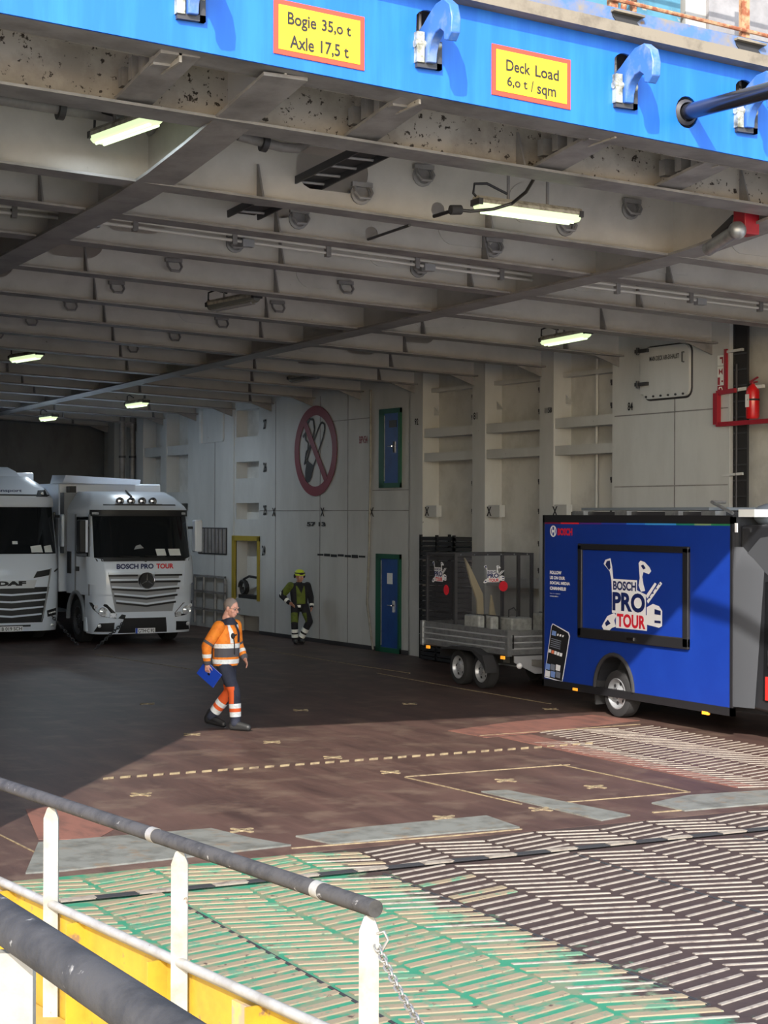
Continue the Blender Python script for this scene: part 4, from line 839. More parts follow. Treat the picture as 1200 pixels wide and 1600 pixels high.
MB().box(VX+.02,VX+.14,15.95,16.1,1.25,1.65).build('mirror', BLACK, vt, bevel=.02); MB().box(VX+.3,16.1,15.06,15.14,.55,.95).build('grille', BLACKM, vt); MB().box(VX+.16,VX+.4,15.1,15.3,.95,1.15).build('headlamp', LENS, vt)
MB().box(VX-.0,VX+.02,17.83,17.87,ZT-.2,ZT-.08).build('clearance_lamp', WHITEP, vt)
MB().box(VX+.1, 16.4, 17.6, 17.92, ZT-.0, ZT+.1).build('roof_board', PAPER, vt)
wheel(vt, (VX+.1, 16.02, .34), .34, .22); wheel(vt, (16.5, 16.02, .34), .34, .22, (1,0,0))
# ================================================================== TRAILER
TX0, TX1, TY0, TY1 = 14.78, 16.45, 24.1, 27.0
tt = thing('flatbed_trailer', 'grey twin axle flatbed trailer parked behind the box van', 'trailer', (15.6, 25.5, 0))
MB().box(TX0, TX1, TY0, TY1, .6, .68).build('bed', DKMET, tt)
def board(name, x0,x1,y0,y1):
    b_ = MB().box(x0,x1,y0,y1,.62,1.02).build(name, ALU, tt)
    for z in (.72,.82,.92):
        if y1-y0 > x1-x0: MB().box(x0-.006,x0,y0+.04,y1-.04,z-.012,z+.012).build('rib', GREYPL, b_)
        else: MB().box(x0+.04,x1-.04,y0-.006,y0,z-.012,z+.012).build('rib', GREYPL, b_)
board('side_board', TX0-.02, TX0+.02, TY0, TY1); board('side_board', TX1-.02, TX1+.02, TY0, TY1); board('front_board', TX0, TX1, TY0-.02, TY0+.02); board('tail_board', TX0, TX1, TY1-.02, TY1+.02)
for x, y in ((TX0,TY0),(TX0,TY1),(TX1,TY0),(TX1,TY1)): MB().box(x-.04,x+.04,y-.04,y+.04,.6,1.03).build('corner_post', ALU, tt)
MB().box(TX0+.06,TX0+.09,TY0-.03,TY0-.02,.72,.95).build('latch', BLACK, tt)
for y in (TY1-.25, TY0+.12): MB().box(TX0-.05,TX0-.02,y-.05,y+.05,.55,.6).build('marker_lamp', AMBER, tt)
for y in (24.95, 25.72): wheel(tt, (TX0-.02, y, .3), .3, .2, holes=5)
for y in (24.95, 25.72): wheel(tt, (TX1+.02, y, .3), .3, .2, (1,0,0), 5)
q = MB(); q.prism([(TX0-.2,25.95,.6),(TX0-.2,25.6,.63),(TX0-.2,24.95,.63),(TX0-.2,24.62,.45),(TX0-.2,24.5,.3),(TX0-.2,24.5,.4),(TX0-.2,24.6,.58),(TX0-.2,24.95,.68),(TX0-.2,25.6,.68),(TX0-.2,26.0,.62)], (.22,0,0)); q.build('mudguard', BLACKM, tt)
q = MB(); q.bar((TX0+.3,TY0+.6,.5),((TX0+TX1)/2,22.7,.45),.08,.1).bar((TX1-.3,TY0+.6,.5),((TX0+TX1)/2,22.7,.45),.08,.1).cyl(((TX0+TX1)/2,22.8,.45),((TX0+TX1)/2,22.5,.45),.05); q.build('drawbar', GALV, tt)
MB().prism([(TX0+.1,TY0-.03,.6),(TX0+.1,TY0-.03,.5),(TX0+.5,TY0-.03,.3),(TX1-.1,TY0-.03,.3),(TX1-.1,TY0-.03,.6)], (0,.03,0)).build('front_apron', GREYPL, tt)
MB().box(TX0+.3,TX1-.3,TY0+.1,TY1-.1,.42,.6).build('frame', BLACKM, tt)
MB().sph((TX0+.15, TY0-.1, .45), .05).build('end_lamp', WHITEP, tt)
# cage with smoked panels
CY0, CY1, CZ = 25.95, 26.95, 2.24
cg = thing('display_cage', 'smoked clear panel cage with tour stickers standing on the trailer', 'cage', (15.6, 26.4, .7))
for x, y in ((TX0+.06,CY0),(TX1-.06,CY0),(TX0+.06,CY1),(TX1-.06,CY1),((TX0+TX1)/2+.5,CY0)): MB().box(x-.025,x+.025,y-.025,y+.025,.69,CZ).build('post', DKMET, cg)
for z in (.74, CZ-.02):
    for y in (CY0,CY1): MB().box(TX0+.06,TX1-.06,y-.02,y+.02,z-.02,z+.02).build('rail', DKMET, cg)
    for x in (TX0+.06,TX1-.06): MB().box(x-.02,x+.02,CY0,CY1,z-.02,z+.02).build('rail', DKMET, cg)
pn = MB().box(TX0+.08,TX1-.08,CY0-.006,CY0+.004,.76,CZ-.04).build('panel', SMOKE, cg); logo(pn, (TX0+.6, CY0-.008, 1.72), (1,0,0), .42)
q = MB(); q.cyl((TX0+1.02,CY0-.012,1.66),(TX0+1.02,CY0-.008,1.66),.09,n=24); q.build('red_sticker', REDP, pn)
pn = MB().box(TX0+.05,TX0+.06,CY0+.03,CY1-.03,.76,CZ-.04).build('panel', SMOKE, cg); logo(pn, (TX0+.048, CY1-.18, 1.72), (0,-1,0), .5)
q = MB(); q.cyl((TX0+.044,CY0+.3,1.6),(TX0+.048,CY0+.3,1.6),.09,n=24); q.build('red_sticker', REDP, pn)
q = MB()
for k in range(6): MB().cyl((TX0+.15+.27*k,CY0-.03,CZ-.02),(TX0+.15+.27*k,CY0-.02,CZ-.02),.015,n=8).build('bolt', CHROME, cg)
# things inside the cage and on the bed
def cloth(name, label, pts, mat):
    MB().prism(pts, (.0,.05,0)).build(name, mat, None, label=label, cat='cloth')
cloth('beige_banner', 'tall beige cloth strip hanging inside the smoked cage', [(15.35,26.5,2.15),(15.45,26.5,2.0),(15.72,26.5,1.5),(15.75,26.5,.95),(15.62,26.5,.92),(15.6,26.5,1.4),(15.48,26.5,1.7)], BEIGE)
cloth('beige_pennant', 'small beige triangle of cloth inside the smoked cage', [(15.9,26.5,1.48),(16.02,26.5,1.0),(15.85,26.5,1.0)], BEIGE)
for k, (x, y, w, d, h, lab) in enumerate(((15.0,25.55,.16,.5,.42,'narrow grey padded block at the left of the trailer load'), (15.24,25.5,.2,.5,.4,'grey padded block with black strap second in the trailer load'), (15.62,25.3,.42,.55,.38,'wide grey padded block in the middle of the trailer load'), (16.0,24.9,.2,.5,.46,'grey padded block right of the wide block on the trailer'), (16.25,24.7,.2,.5,.46,'grey padded block at the right end of the trailer load'))):
    bt = thing('padded_block', lab, 'block', (x, y, .68), group='grey padded blocks on the trailer')
    MB().box(x-w/2,x+w/2,y-d/2,y+d/2,.68,.78+h).build('body', BLOCK, bt, bevel=.03)
    if k != 2: MB().box(x+w*.2,x+w*.38,y-d/2-.012,y+d/2+.012,.69,.79+h).build('strap', BLACKM, bt)
    else: MB().tube([(x-.1,y,.78+h),(x-.1,y,.9+h),(x+.0,y,.94+h),(x+.06,y,.88+h),(x+.06,y,.78+h)], .012, 6).build('handle', DKMET, bt)
# crates stacked against the wall
CRL = ['lowest black crate stacked by the wall behind the trailer cage', 'second black crate from below behind the trailer cage', 'third black crate from below behind the trailer cage', 'fourth black crate from below behind the trailer cage', 'topmost open black crate behind the trailer cage']
for k in range(5):
    z = .02+.5*k; x0 = xw(30)-.36; c_ = thing('plastic_crate', CRL[k], 'crate', (x0+.35, 30.2, z), group='stacked black crates')
    MB().box(x0,x0+.7,29.22,30.62,z,z+.06).build('base', CRATE, c_)
    for j in range(4):
        zz = z+.08+.1*j; q = MB(); q.box(x0,x0+.03,29.22,30.62,zz,zz+.07).box(x0+.67,x0+.7,29.22,30.62,zz,zz+.07).box(x0,x0+.7,29.22,29.25,zz,zz+.07).box(x0,x0+.7,30.59,30.62,zz,zz+.07); q.build('slat_row', CRATE, c_)
    for x, y in ((x0,29.22),(x0,29.9),(x0,30.56),(x0+.66,29.22),(x0+.66,30.56)): MB().box(x,x+.045,y,y+.06,z,z+.49).build('corner_post', CRATE, c_)
# ================================================================== TRUCKS (local frame: x to the right in view, y into the ship, front at y = 0)
def lerp1(tab, z):
    if z <= tab[0][0]: return tab[0][1]
    for (a, b), (c, d) in zip(tab[:-1], tab[1:]):
        if z <= c: return b + (d-b)*(z-a)/(c-a)
    return tab[-1][1]
class Cab:
    def __init__(s, fs, hw, k=.26): s.fs, s.hw, s.k = fs, hw, k
    def y(s, x, z): return lerp1(s.fs, z) + s.k*min(1.3, abs(x)/lerp1(s.hw, z))**6
    def p(s, x, z, off=0.0): return V((x, s.y(x, z)-off, z))
    def shell(s, zs, back, name, mat, parent):
        rings = []
        for z in zs:
            h = lerp1(s.hw, z); rings.append([s.p(-h + 2*h*k/24, z) for k in range(25)] + [V((h, back, z)), V((0, back, z)), V((-h, back, z))])
        return MB().loft(rings).build(name, mat, parent, smooth=50)
    def patch(s, q, off, name, mat, parent, th=.012, nu=12, nv=4):      # q: 4 corners (x,z): bl, br, tr, tl
        def g(e):
            rows = []
            for j in range(nv+1):
                v = j/nv; row = []
                for i in range(nu+1):
                    u = i/nu; bx = (q[0][0]*(1-u)+q[1][0]*u)*(1-v) + (q[3][0]*(1-u)+q[2][0]*u)*v; bz = (q[0][1]*(1-u)+q[1][1]*u)*(1-v) + (q[3][1]*(1-u)+q[2][1]*u)*v
                    row.append(s.p(bx, bz, e))
                rows.append(row)
            return rows
        A, B = g(off), g(off-th-.006); mb = MB().grid(A); mb.grid(B)
        n = (nu+1)*(nv+1)
        edge = [i for i in range(nu+1)] + [j*(nu+1)+nu for j in range(1, nv+1)] + [nv*(nu+1)+i for i in range(nu-1, -1, -1)] + [j*(nu+1) for j in range(nv-1, 0, -1)]
        for a, b in zip(edge, edge[1:]+edge[:1]): mb.f.append((a, b, n+b, n+a))
        return mb.build(name, mat, parent, smooth=40)
    def poly(s, pts, off, name, mat, parent, th=.02):
        a = [s.p(x, z, off) for x, z in pts]; return MB().prism(a, (0, th, 0)).build(name, mat, parent, smooth=None)
def truck_wheel(parent, x, y, r=.5):
    return wheel(parent, (x, y, r), r, .3, (-1,0,0) if x < 0 else (1,0,0), 8, DKMET)
TRW = pm('truck_white', rgb(222,230,242), .3, coat=.5)
TGREY = pm('truck_grey', rgb(120,124,130), .4)
# ---------------- star emblem truck
M = lambda cx, cy: ((cx-767)/350.0, .25+(1370-cy)/369.0)
fs = [(.2,.08),(.35,.03),(.6,.0),(1.6,.0),(1.9,.05),(2.0,.08),(2.9,.3),(3.0,.3),(3.12,.42),(3.3,.7),(3.42,1.1)]
hw = [(.2,1.14),(.6,1.18),(3.0,1.17),(3.15,1.1),(3.42,.92)]
cb = Cab(fs, hw)
tm = thing('tractor_truck', 'white truck with star emblem, tour lettering and four roof lamps', 'truck', (13.0, 36.6, 0), 0, True)
cb.shell([.25,.4,.6,.9,1.12], .72, 'bumper_shell', TRW, tm); cb.shell([1.1,1.3,1.6,1.9,2.0,2.3,2.6,2.9,3.0,3.08,3.14,3.22,3.3,3.36,3.42], 2.1, 'cab', TRW, tm)
def mq(*pts): return [M(*p) for p in pts]
def mpatch(pts, off, name, mat, parent=tm, **k): return cb.patch(mq(*pts), off, name, mat, parent, **k)
ws = cb.patch([(-1.12,1.93),(1.12,1.93),(1.1,2.88),(-1.1,2.88)], .012, 'windscreen', GLASSD, tm, nu=20, nv=6)
cb.patch([(-1.15,2.86),(1.15,2.86),(1.14,3.0),(-1.14,3.0)], .05, 'sun_visor', BLACK, tm, th=.05, nu=20); cb.patch([(-1.08,1.86),(1.08,1.86),(1.12,1.95),(-1.12,1.95)], .02, 'wiper_panel', BLACK, tm, nu=20)
cb.patch([(-1.14,3.02),(1.14,3.02),(1.12,3.1),(-1.12,3.1)], .035, 'roof_lip', TRW, tm, nu=20); cb.patch([(-.85,3.1),(.85,3.1),(.85,3.13),(-.85,3.13)], .03, 'lip_line', BLACK, tm, nu=16)
for x in (-1.05, 1.02): cb.patch([(x-.06,2.9),(x+.06,2.9),(x+.06,2.95),(x-.06,2.95)], .06, 'visor_lamp', LENS, tm, nu=2, nv=1)
for x in (-.45, -.19, .07, .32):
    c = cb.p(x, 3.2, .1); rl = MB().cyl(c, c+V((0,.08,0)), .085, n=16); rl = rl.build('roof_lamp', DKMET, tm); MB().lathe(c, (0,-1,0), [(.075,0),(.06,.02),(0,.03)], 14).build('lamp_glass', CHROME, rl)
MB().bar(cb.p(-.6,3.12,.06), cb.p(.5,3.12,.06), .03, .03).build('lamp_bar', DKMET, tm); MB().cyl(cb.p(-.12,3.3,.05), cb.p(-.12,3.44,.05), .02, n=8).build('antenna', BLACK, tm)
text('BOSCH PRO ', 'lettering', NAVY, tm, cb.p(-.68,1.69,.012), (1,0,0), (0,0,1), .86, .115, .04, .002); text('TOUR', 'lettering', REDP, tm, cb.p(.24,1.69,.012), (1,0,0), (0,0,1), .41, .115, .04, .002)
# grille: silver slats above dark gaps, falling towards the middle
mpatch([(520,1190),(985,1190),(1045,885),(465,885)], .004, 'grille_ground', GREYPL, nv=8)
for cy, wl_, dr in ((890,300,0),(943,285,0),(1000,275,18),(1055,258,28),(1112,245,30)):
    for sg in (-1, 1):
        a0, a1 = (70 if cy < 990 else 0), wl_
        q = [M(767+sg*a0, cy+dr+9), M(767+sg*a1, cy+9), M(767+sg*a1, cy-6), M(767+sg*a0, cy+dr-6)]
        if sg < 0: q = [q[1], q[0], q[3], q[2]]
        cb.patch(q, .03, 'grille_gap', BLACK, tm, nu=6, nv=1)
        q2 = [M(767+sg*a0, cy+dr-9), M(767+sg*(a1+4), cy-9), M(767+sg*(a1+4), cy-24), M(767+sg*a0, cy+dr-24)]
        if sg < 0: q2 = [q2[1], q2[0], q2[3], q2[2]]
        cb.patch(q2, .05, 'grille_slat', TRW, tm, th=.03, nu=6, nv=1)
c = cb.p(0, 1.43, .07); eb = MB().lathe(c+V((0,.06,0)), (0,-1,0), [(.18,0),(.18,.05),(.165,.06),(0,.055)], 28).build('emblem', BLACK, tm)
MB().tube([c+V((.172*math.cos(k*.2244), -.002, .172*math.sin(k*.2244))) for k in range(28)], .014, 6, True).build('emblem_ring', CHROME, eb)
st = MB()
for k in range(3):
    a = math.pi/2 + k*2*math.pi/3; d_ = V((math.cos(a), 0, math.sin(a))); n_ = V((-math.sin(a), 0, math.cos(a))); st.prism([c+n_*.022+V((0,-.004,0)), c+d_*.165+V((0,-.004,0)), c-n_*.022+V((0,-.004,0))], (0,-.012,0))
st.build('emblem_star', CHROME, eb)
text('o', 'small_badge', BLACKP, tm, cb.p(-.03,1.84,.012), (1,0,0), (0,0,1), .06, .06, .02, .002)
for sg in (-1, 1):
    f_ = lambda q: [(767+sg*(px-767), py) for px, py in q]
    o_ = f_([(345,1110),(455,1125),(530,1205),(525,1240),(420,1225),(362,1165)]); hl = cb.poly(mq(*(o_ if sg < 0 else reversed(o_))), .02, 'headlamp', BLACK, tm, .06)
    x, z = M(767+sg*(425-767), 1185); MB().lathe(cb.p(x,z,.03), (0,-1,0), [(.1,0),(.1,.01),(.075,.0),(.04,.012),(0,.02)], 18).build('reflector', LENS, hl); x, z = M(767+sg*(380-767), 1148); MB().lathe(cb.p(x,z,.03), (0,-1,0), [(.05,0),(.045,.012),(0,.016)], 12).build('reflector', LENS, hl)
    x, z = M(767+sg*(500-767), 1215); cb.patch([(x-.07,z-.05),(x+.07,z-.05),(x+.07,z+.05),(x-.07,z+.05)], .035, 'indicator', LENS, hl, nu=2, nv=1)
    o_ = f_([(375,1350),(510,1350),(515,1275),(405,1280)]); o_ = o_ if sg < 0 else [o_[1],o_[0],o_[3],o_[2]]; fg = cb.patch(mq(*o_), .012, 'fog_recess', BLACK, tm, nu=4, nv=2); x, z = M(767+sg*(405-767), 1300); MB().lathe(cb.p(x,z,.02), (0,-1,0), [(.045,0),(.04,.015),(0,.02)], 12).build('fog_lamp', LENS, fg)
    o_ = f_([(330,960),(450,985),(430,760),(330,735)]); o_ = o_ if sg < 0 else [o_[1],o_[0],o_[3],o_[2]]; cb.patch(mq(*o_), .02, 'corner_panel', TRW, tm, th=.02, nu=6)
    # mirrors
    mx = sg*1.36; mr = MB().box(mx-.09, mx+.09, .28, .5, 2.05, 2.78).build('mirror', TRW if sg > 0 else BLACK, tm, bevel=.03); MB().box(mx-.08, mx+.08, .5, .51, 2.1, 2.73).build('mirror_glass', CHROME, mr); MB().bar((sg*1.15,.55,2.6),(mx,.4,2.6),.06,.06).build('mirror_arm', BLACK, mr)
    if sg < 0: MB().box(mx+.05, mx+.1, .265, .28, 2.06, 2.77).build('mirror_edge', TRW, mr)
mpatch([(545,1362),(945,1362),(930,1240),(590,1240)], .012, 'lower_intake', BLACK); mpatch([(590,1250),(600,1215),(570,1208),(540,1240)], .03, 'tow_cover', BLACKM)
pl_ = MB().box(-.26,.2,-.05,-.03,.26,.375).build('number_plate', WHITEP, tm); MB().box(-.26,-.215,-.056,-.05,.26,.375).build('plate_band', pm('plate_blue', rgb(40,80,190), .5), pl_); text('GTH\u00b7C 92', 'lettering', BLACKP, pl_, (-.2,-.052,.275), (1,0,0), (0,0,1), .38, .08, .01, .003)
for a_, b_, c_ in ((.28,.5,PAPER),(.58,.86,PAPER)):
    cb.patch([(a_,1.98),(b_,1.98),(b_-.03,2.13),(a_-.03,2.13)], .02, 'dashboard_card', c_, ws, nu=3, nv=1)
cb.patch([(-.25,2.12),(-.02,2.15),(-.1,2.23),(-.2,2.2)], .02, 'dashboard_item', GREYPL, ws, nu=2, nv=1)
for x in (-.3,.3): MB().tube([cb.p(x-.3,1.98,.03), cb.p(x+.15,1.96,.04), cb.p(x+.2,1.9,.03)], .012, 6).build('wiper', BLACK, tm)
# side
MB().box(-1.205,-1.17,.5,1.3,1.95,2.85).build('side_window', GLASSD, tm, bevel=.02); MB().box(-1.19,-1.165,.38,.44,1.1,2.9).build('door_seam', TGREY, tm); MB().box(-1.2,-1.165,1.38,1.42,1.1,2.9).build('door_seam', TGREY, tm); MB().box(-1.21,-1.165,1.15,1.33,1.62,1.72).build('door_handle', BLACK, tm)
MB().box(-1.2,-1.165,1.75,2.0,1.55,2.05).build('storage_vent', BLACK, tm)
MB().tube([(-1.18,1.35-.62*math.cos(math.pi*k/12),.52+.62*math.sin(math.pi*k/12)) for k in range(13)], .05, 8).build('wheel_arch', TGREY, tm); MB().box(-1.1,1.1,.73,2.0,.55,1.1).build('arch_well', BLACKM, tm)
for x in (-1.15, 1.15): truck_wheel(tm, x, 1.35)
MB().box(-1.2,-1.0,.58,.78,.28,.62).build('step_box', TRW, tm, bevel=.03)
MB().box(-.5,.5,.7,8.2,.6,.95).build('chassis', BLACKM, tm)
for x in (-1.15, 1.15): truck_wheel(tm, x, 4.6); truck_wheel(tm, x, 5.9)
# body behind the cab with its roof lip
MB().box(-1.25,1.25,2.5,8.6,1.1,3.62).build('box_body', TRW, tm, bevel=.03); MB().loft([[V((-1.25,2.2,3.62)),V((.62,2.2,3.6)),V((.62,3.2,3.6)),V((-1.25,3.2,3.62))],[V((-1.22,2.05,3.8)),V((.62,2.15,3.72)),V((.6,3.2,3.74)),V((-1.2,3.2,3.82))]]).build('roof_deflector', TRW, tm)
MB().box(-1.1,-.95,2.12,2.4,3.1,3.55).build('deflector_strut', BLACK, tm); MB().box(-1.24,-.9,2.1,2.42,2.0,3.4).build('side_deflector', TGREY, tm)
# ---------------- second truck (cut by the left border)
D = lambda cx, cy: ((cx-75)/365.0, .25+(1480-cy)/381.0)
fs2 = [(.2,.1),(.35,.04),(.6,.0),(1.7,.0),(2.0,.07),(3.05,.32),(3.1,.3),(3.3,.34),(3.45,.5),(3.62,.85),(3.78,1.3)]
hw2 = [(.2,1.12),(.6,1.15),(2.0,1.15),(3.3,1.1),(3.5,1.02),(3.78,.8)]
cd = Cab(fs2, hw2)
td = thing('tractor_truck', 'white truck cut by the left border, three letter name on its grille', 'truck', (10.45, 38.4, 0), 0, True)
cd.shell([.25,.4,.6,.9,1.12], .72, 'bumper_shell', TRW, td); cd.shell([1.1,1.3,1.7,2.0,2.3,2.6,2.9,3.05,3.1,3.2,3.3,3.38,3.45,3.53,3.62,3.7,3.78], 2.2, 'cab', TRW, td)
def dq(*pts): return [D(*p) for p in pts]
wd = cd.patch([(-1.1,2.0),(1.1,2.0),(1.08,3.06),(-1.08,3.06)], .012, 'windscreen', GLASSD, td, nu=20, nv=6)
cd.patch([(-1.13,3.07),(1.13,3.07),(1.1,3.28),(-1.1,3.28)], .05, 'sun_visor', TRW, td, th=.05, nu=20); cd.patch([(-1.02,3.32),(1.02,3.32),(1.04,3.35),(-1.04,3.35)], .02, 'roof_line', BLACK, td, nu=16)
for sg in (-1, 1):
    f_ = lambda q: [(75+sg*(px-75), py) for px, py in q]
    o_ = f_([(318,318),(428,318),(425,255),(350,262)]); o_ = o_ if sg > 0 else [o_[1],o_[0],o_[3],o_[2]]; rl = cd.patch(dq(*o_), .014, 'roof_lamp', BLACK, td, nu=5); x, z = D(75+sg*(380-75), 292); MB().lathe(cd.p(x,z,.02), (0,-1,0), [(.04,0),(.03,.01),(0,.015)], 10).build('lamp_glass', LENS, rl)
    o_ = f_([(385,1360),(470,1345),(472,1285),(378,1305)]); o_ = o_ if sg > 0 else [o_[1],o_[0],o_[3],o_[2]]; hl = cd.patch(dq(*o_), .02, 'headlamp', BLACK, td, nu=6)
    for k in range(4): x, z = D(75+sg*(400+18*k-75), 1328-3*k); MB().lathe(cd.p(x,z,.03), (0,-1,0), [(.022,0),(.018,.012),(0,.016)], 8).build('led', LENS, hl)
    x, z = D(75+sg*(435-75), 1435); MB().lathe(cd.p(x,z,.015), (0,-1,0), [(.04,0),(.035,.012),(0,.016)], 12).build('fog_lamp', LENS, td)
    o_ = f_([(450,975),(492,955),(492,940),(450,962)]); o_ = o_ if sg > 0 else [o_[1],o_[0],o_[3],o_[2]]; cd.patch(dq(*o_), .014, 'air_slot', BLACK, td, nu=3, nv=1)
    o_ = f_([(330,1400),(360,1300),(420,940),(408,940)]) ; o_ = o_ if sg > 0 else [o_[1],o_[0],o_[3],o_[2]]; cd.patch(dq(*o_), .03, 'grille_edge', GREYPL, td, nu=3)
    o_ = f_([(260,1022),(395,1000),(415,945),(290,965)]); o_ = o_ if sg > 0 else [o_[1],o_[0],o_[3],o_[2]]; cd.patch(dq(*o_), .02, 'upper_slot', BLACK, td, nu=5)
    mx = sg*1.34; mr = MB().box(mx-.09, mx+.09, .3, .52, 2.15, 2.9).build('mirror', TRW, td, bevel=.03); MB().bar((sg*1.1,.6,2.85),(mx,.42,2.85),.06,.06).build('mirror_arm', BLACK, mr)
cd.patch(dq((-190,1405),(340,1405),(400,1100),(-250,1100)), .008, 'grille_ground', BLACK, td, nv=6)
cd.patch(dq((-115,1108),(265,1108),(285,1040),(-135,1040)), .03, 'name_bar', pm('silver_bar', rgb(190,194,200), .3, .4), td, nu=10); text('DAF', 'lettering', BLACKP, td, cd.p(-.33,1.285,.036), (1,0,0), (0,0,1), .66, .105, .07, .004)
for k in range(4):
    cy = 1165+62*k; wl_ = 300-16*k
    for sg in (-1, 1):
        q = dq((75, cy+8), (75+sg*wl_, cy-12), (75+sg*wl_, cy-26), (75, cy-8)); q = q if sg > 0 else [q[1],q[0],q[3],q[2]]
        cd.patch(q, .04, 'grille_slat', TRW, td, th=.03, nu=6, nv=1)
cd.patch(dq((-95,1440),(240,1440),(240,1425),(-95,1425)), .014, 'lower_slot', BLACK, td, nu=8, nv=1)
text('bn Transport', 'lettering', NAVY, td, cd.p(-.62,3.385,.03), (1,0,0), (0,0,1), .97, .085, .02, .004)
pl_ = MB().box(-.26,.25,-.05,-.03,.26,.375).build('number_plate', WHITEP, td); text('B 019 SCH', 'lettering', BLACKP, pl_, (-.23,-.052,.278), (1,0,0), (0,0,1), .46, .08, .01, .003)
for a_, b_ in ((.48,.75),(.8,1.0)): cd.patch([(a_,2.03),(b_,2.03),(b_-.04,2.2),(a_-.02,2.17)], .02, 'dashboard_card', PAPER, wd, nu=3, nv=1)
cd.patch([(.05,2.22),(.17,2.22),(.17,2.29),(.05,2.29)], .02, 'dashboard_item', PAPER, wd, nu=2, nv=1)
for x in (-1.12, 1.12): truck_wheel(td, x, 1.4); truck_wheel(td, x, 4.6)
MB().box(-1.1,1.1,.73,2.1,.55,1.1).build('arch_well', BLACKM, td); MB().box(-.5,.5,.7,7.5,.6,.95).build('chassis', BLACKM, td)
MB().box(-1.25,1.25,2.6,8.0,1.1,3.9).build('box_body', TRW, td, bevel=.03); MB().loft([[V((-1,1.3,3.78)),V((.55,1.3,3.78)),V((.6,2.4,3.82)),V((-1,2.4,3.82))],[V((-1,1.5,3.9)),V((.5,1.5,3.9)),V((.55,2.4,4.02)),V((-1,2.4,4.02))]]).build('roof_deflector', TRW, td)
for x in (-1.14, 1.14): MB().box(x-.03,x+.03,.5,1.35,2.05,2.95).build('side_window', GLASSD, td, bevel=.02)
# lashing chains
def lash(label, a, b):
    a, b = V(a), V(b); t_ = thing('lashing_chain', label, 'chain', tuple(b), group='truck lashing chains'); n = 14
    for k in range(n):
        p = a.lerp(b, (k+.5)/n); d_ = (b-a).normalized(); s_ = d_.orthogonal().normalized() if k % 2 else d_.cross(d_.orthogonal()).normalized(); L_ = (b-a).length/n*.66
        MB().tube([p + d_*L_*math.cos(2*math.pi*j/10) + s_*.03*math.sin(2*math.pi*j/10) for j in range(10)], .012, 5, True).build('link', DKMET, t_)
lash('dark lashing chain from the star emblem truck to the deck at left', (12.45,36.55,.5), (11.5,35.6,.02)); lash('dark lashing chain from the border truck to the deck at right', (11.35,38.3,.6), (11.55,37.0,.02))
# ================================================================== PEOPLE (local frame: x forward, y left, z up)
def limb(mb, pts):                                   # tapered chain: [(point, radius)...]
    for (p, r), (q, r2) in zip(pts[:-1], pts[1:]):
        p, q = V(p), V(q); mb.sph(p, r, n=14, m=9); mb.sph(q, r2, n=14, m=9); mb.cyl(p, q, r, r2, 16)
def hand(mb, wrist, d, side, palm_n, curl=.5, thumb=1):
    """palm with five fingers; d: pointing direction, side: towards the thumb, palm_n: palm normal"""
    w, d, s, n = V(wrist), V(d).normalized(), V(side).normalized(), V(palm_n).normalized()
    limb(mb, [(w, .026), (w+d*.03, .027)])
    for k in (-1, 0, 1): limb(mb, [(w+d*.02+s*.018*k, .017), (w+d*.085+s*.024*k, .014)])
    for k, L in enumerate((.070, .078, .074, .058)):
        b = w + d*.088 + s*(.033-.021*k); e1 = b + (d*math.cos(curl*.6)+n*math.sin(curl*.6))*L*.5; e2 = e1 + (d*math.cos(curl*1.7)+n*math.sin(curl*1.7))*L*.5; limb(mb, [(b, .0095), (e1, .009), (e2, .0075)])
    b = w + d*.03 + s*.03; e1 = b + (d*.6+s*.7).normalized()*.04; e2 = e1 + (d*.9+s*.25+n*.5*thumb).normalized()*.035; limb(mb, [(b, .012), (e1, .0105), (e2, .008)])
def head(mb, c, R):                                   # skull, jaw, nose, ears, brow
    c = V(c); f = lambda *p: c + R @ V(p)
    mb.sph(f(-.01,0,.03), .098, .078, .105, 18, 14, R); mb.sph(f(.03,0,-.045), .068, .06, .07, 16, 12, R); mb.sph(f(.055,0,-.085), .034, .036, .026, 12, 8, R)
    limb(mb, [(f(.088,0,.015), .010), (f(.112,0,-.022), .015)]); mb.sph(f(.098,0,-.03), .014, .02, .010, 10, 8, R)
    for s in (-1, 1): mb.sph(f(-.005,s*.08,-.005), .022, .012, .034, 10, 8, R); mb.sph(f(.085,s*.032,.028), .014, .026, .009, 10, 8, R); mb.sph(f(.066,s*.045,-.03), .025, .022, .025, 10, 8, R)
    mb.sph(f(.09,0,-.058), .012, .022, .007, 10, 6, R); mb.sph(f(.088,0,-.07), .012, .02, .007, 10, 6, R)
    limb(mb, [(f(-.025,0,-.06), .055), (f(-.045,0,-.15), .06)])
def cut_band(src, planes, push, name, mat, parent, keep=None):
    bm = bmesh.new(); bm.from_mesh(src); bm.normal_update()
    for co, no in planes: bmesh.ops.bisect_plane(bm, geom=bm.verts[:]+bm.edges[:]+bm.faces[:], plane_co=co, plane_no=no, clear_outer=True)
    if keep: bmesh.ops.delete(bm, geom=[f for f in bm.faces if not keep(f.calc_center_median())], context='FACES')
    bm.normal_update()
    for v in bm.verts: v.co += v.normal*push
    me = bpy.data.meshes.new(name); bm.to_mesh(me); bm.free(); me.materials.clear(); finish(me, mat, 60, False); return link(name, me, parent)
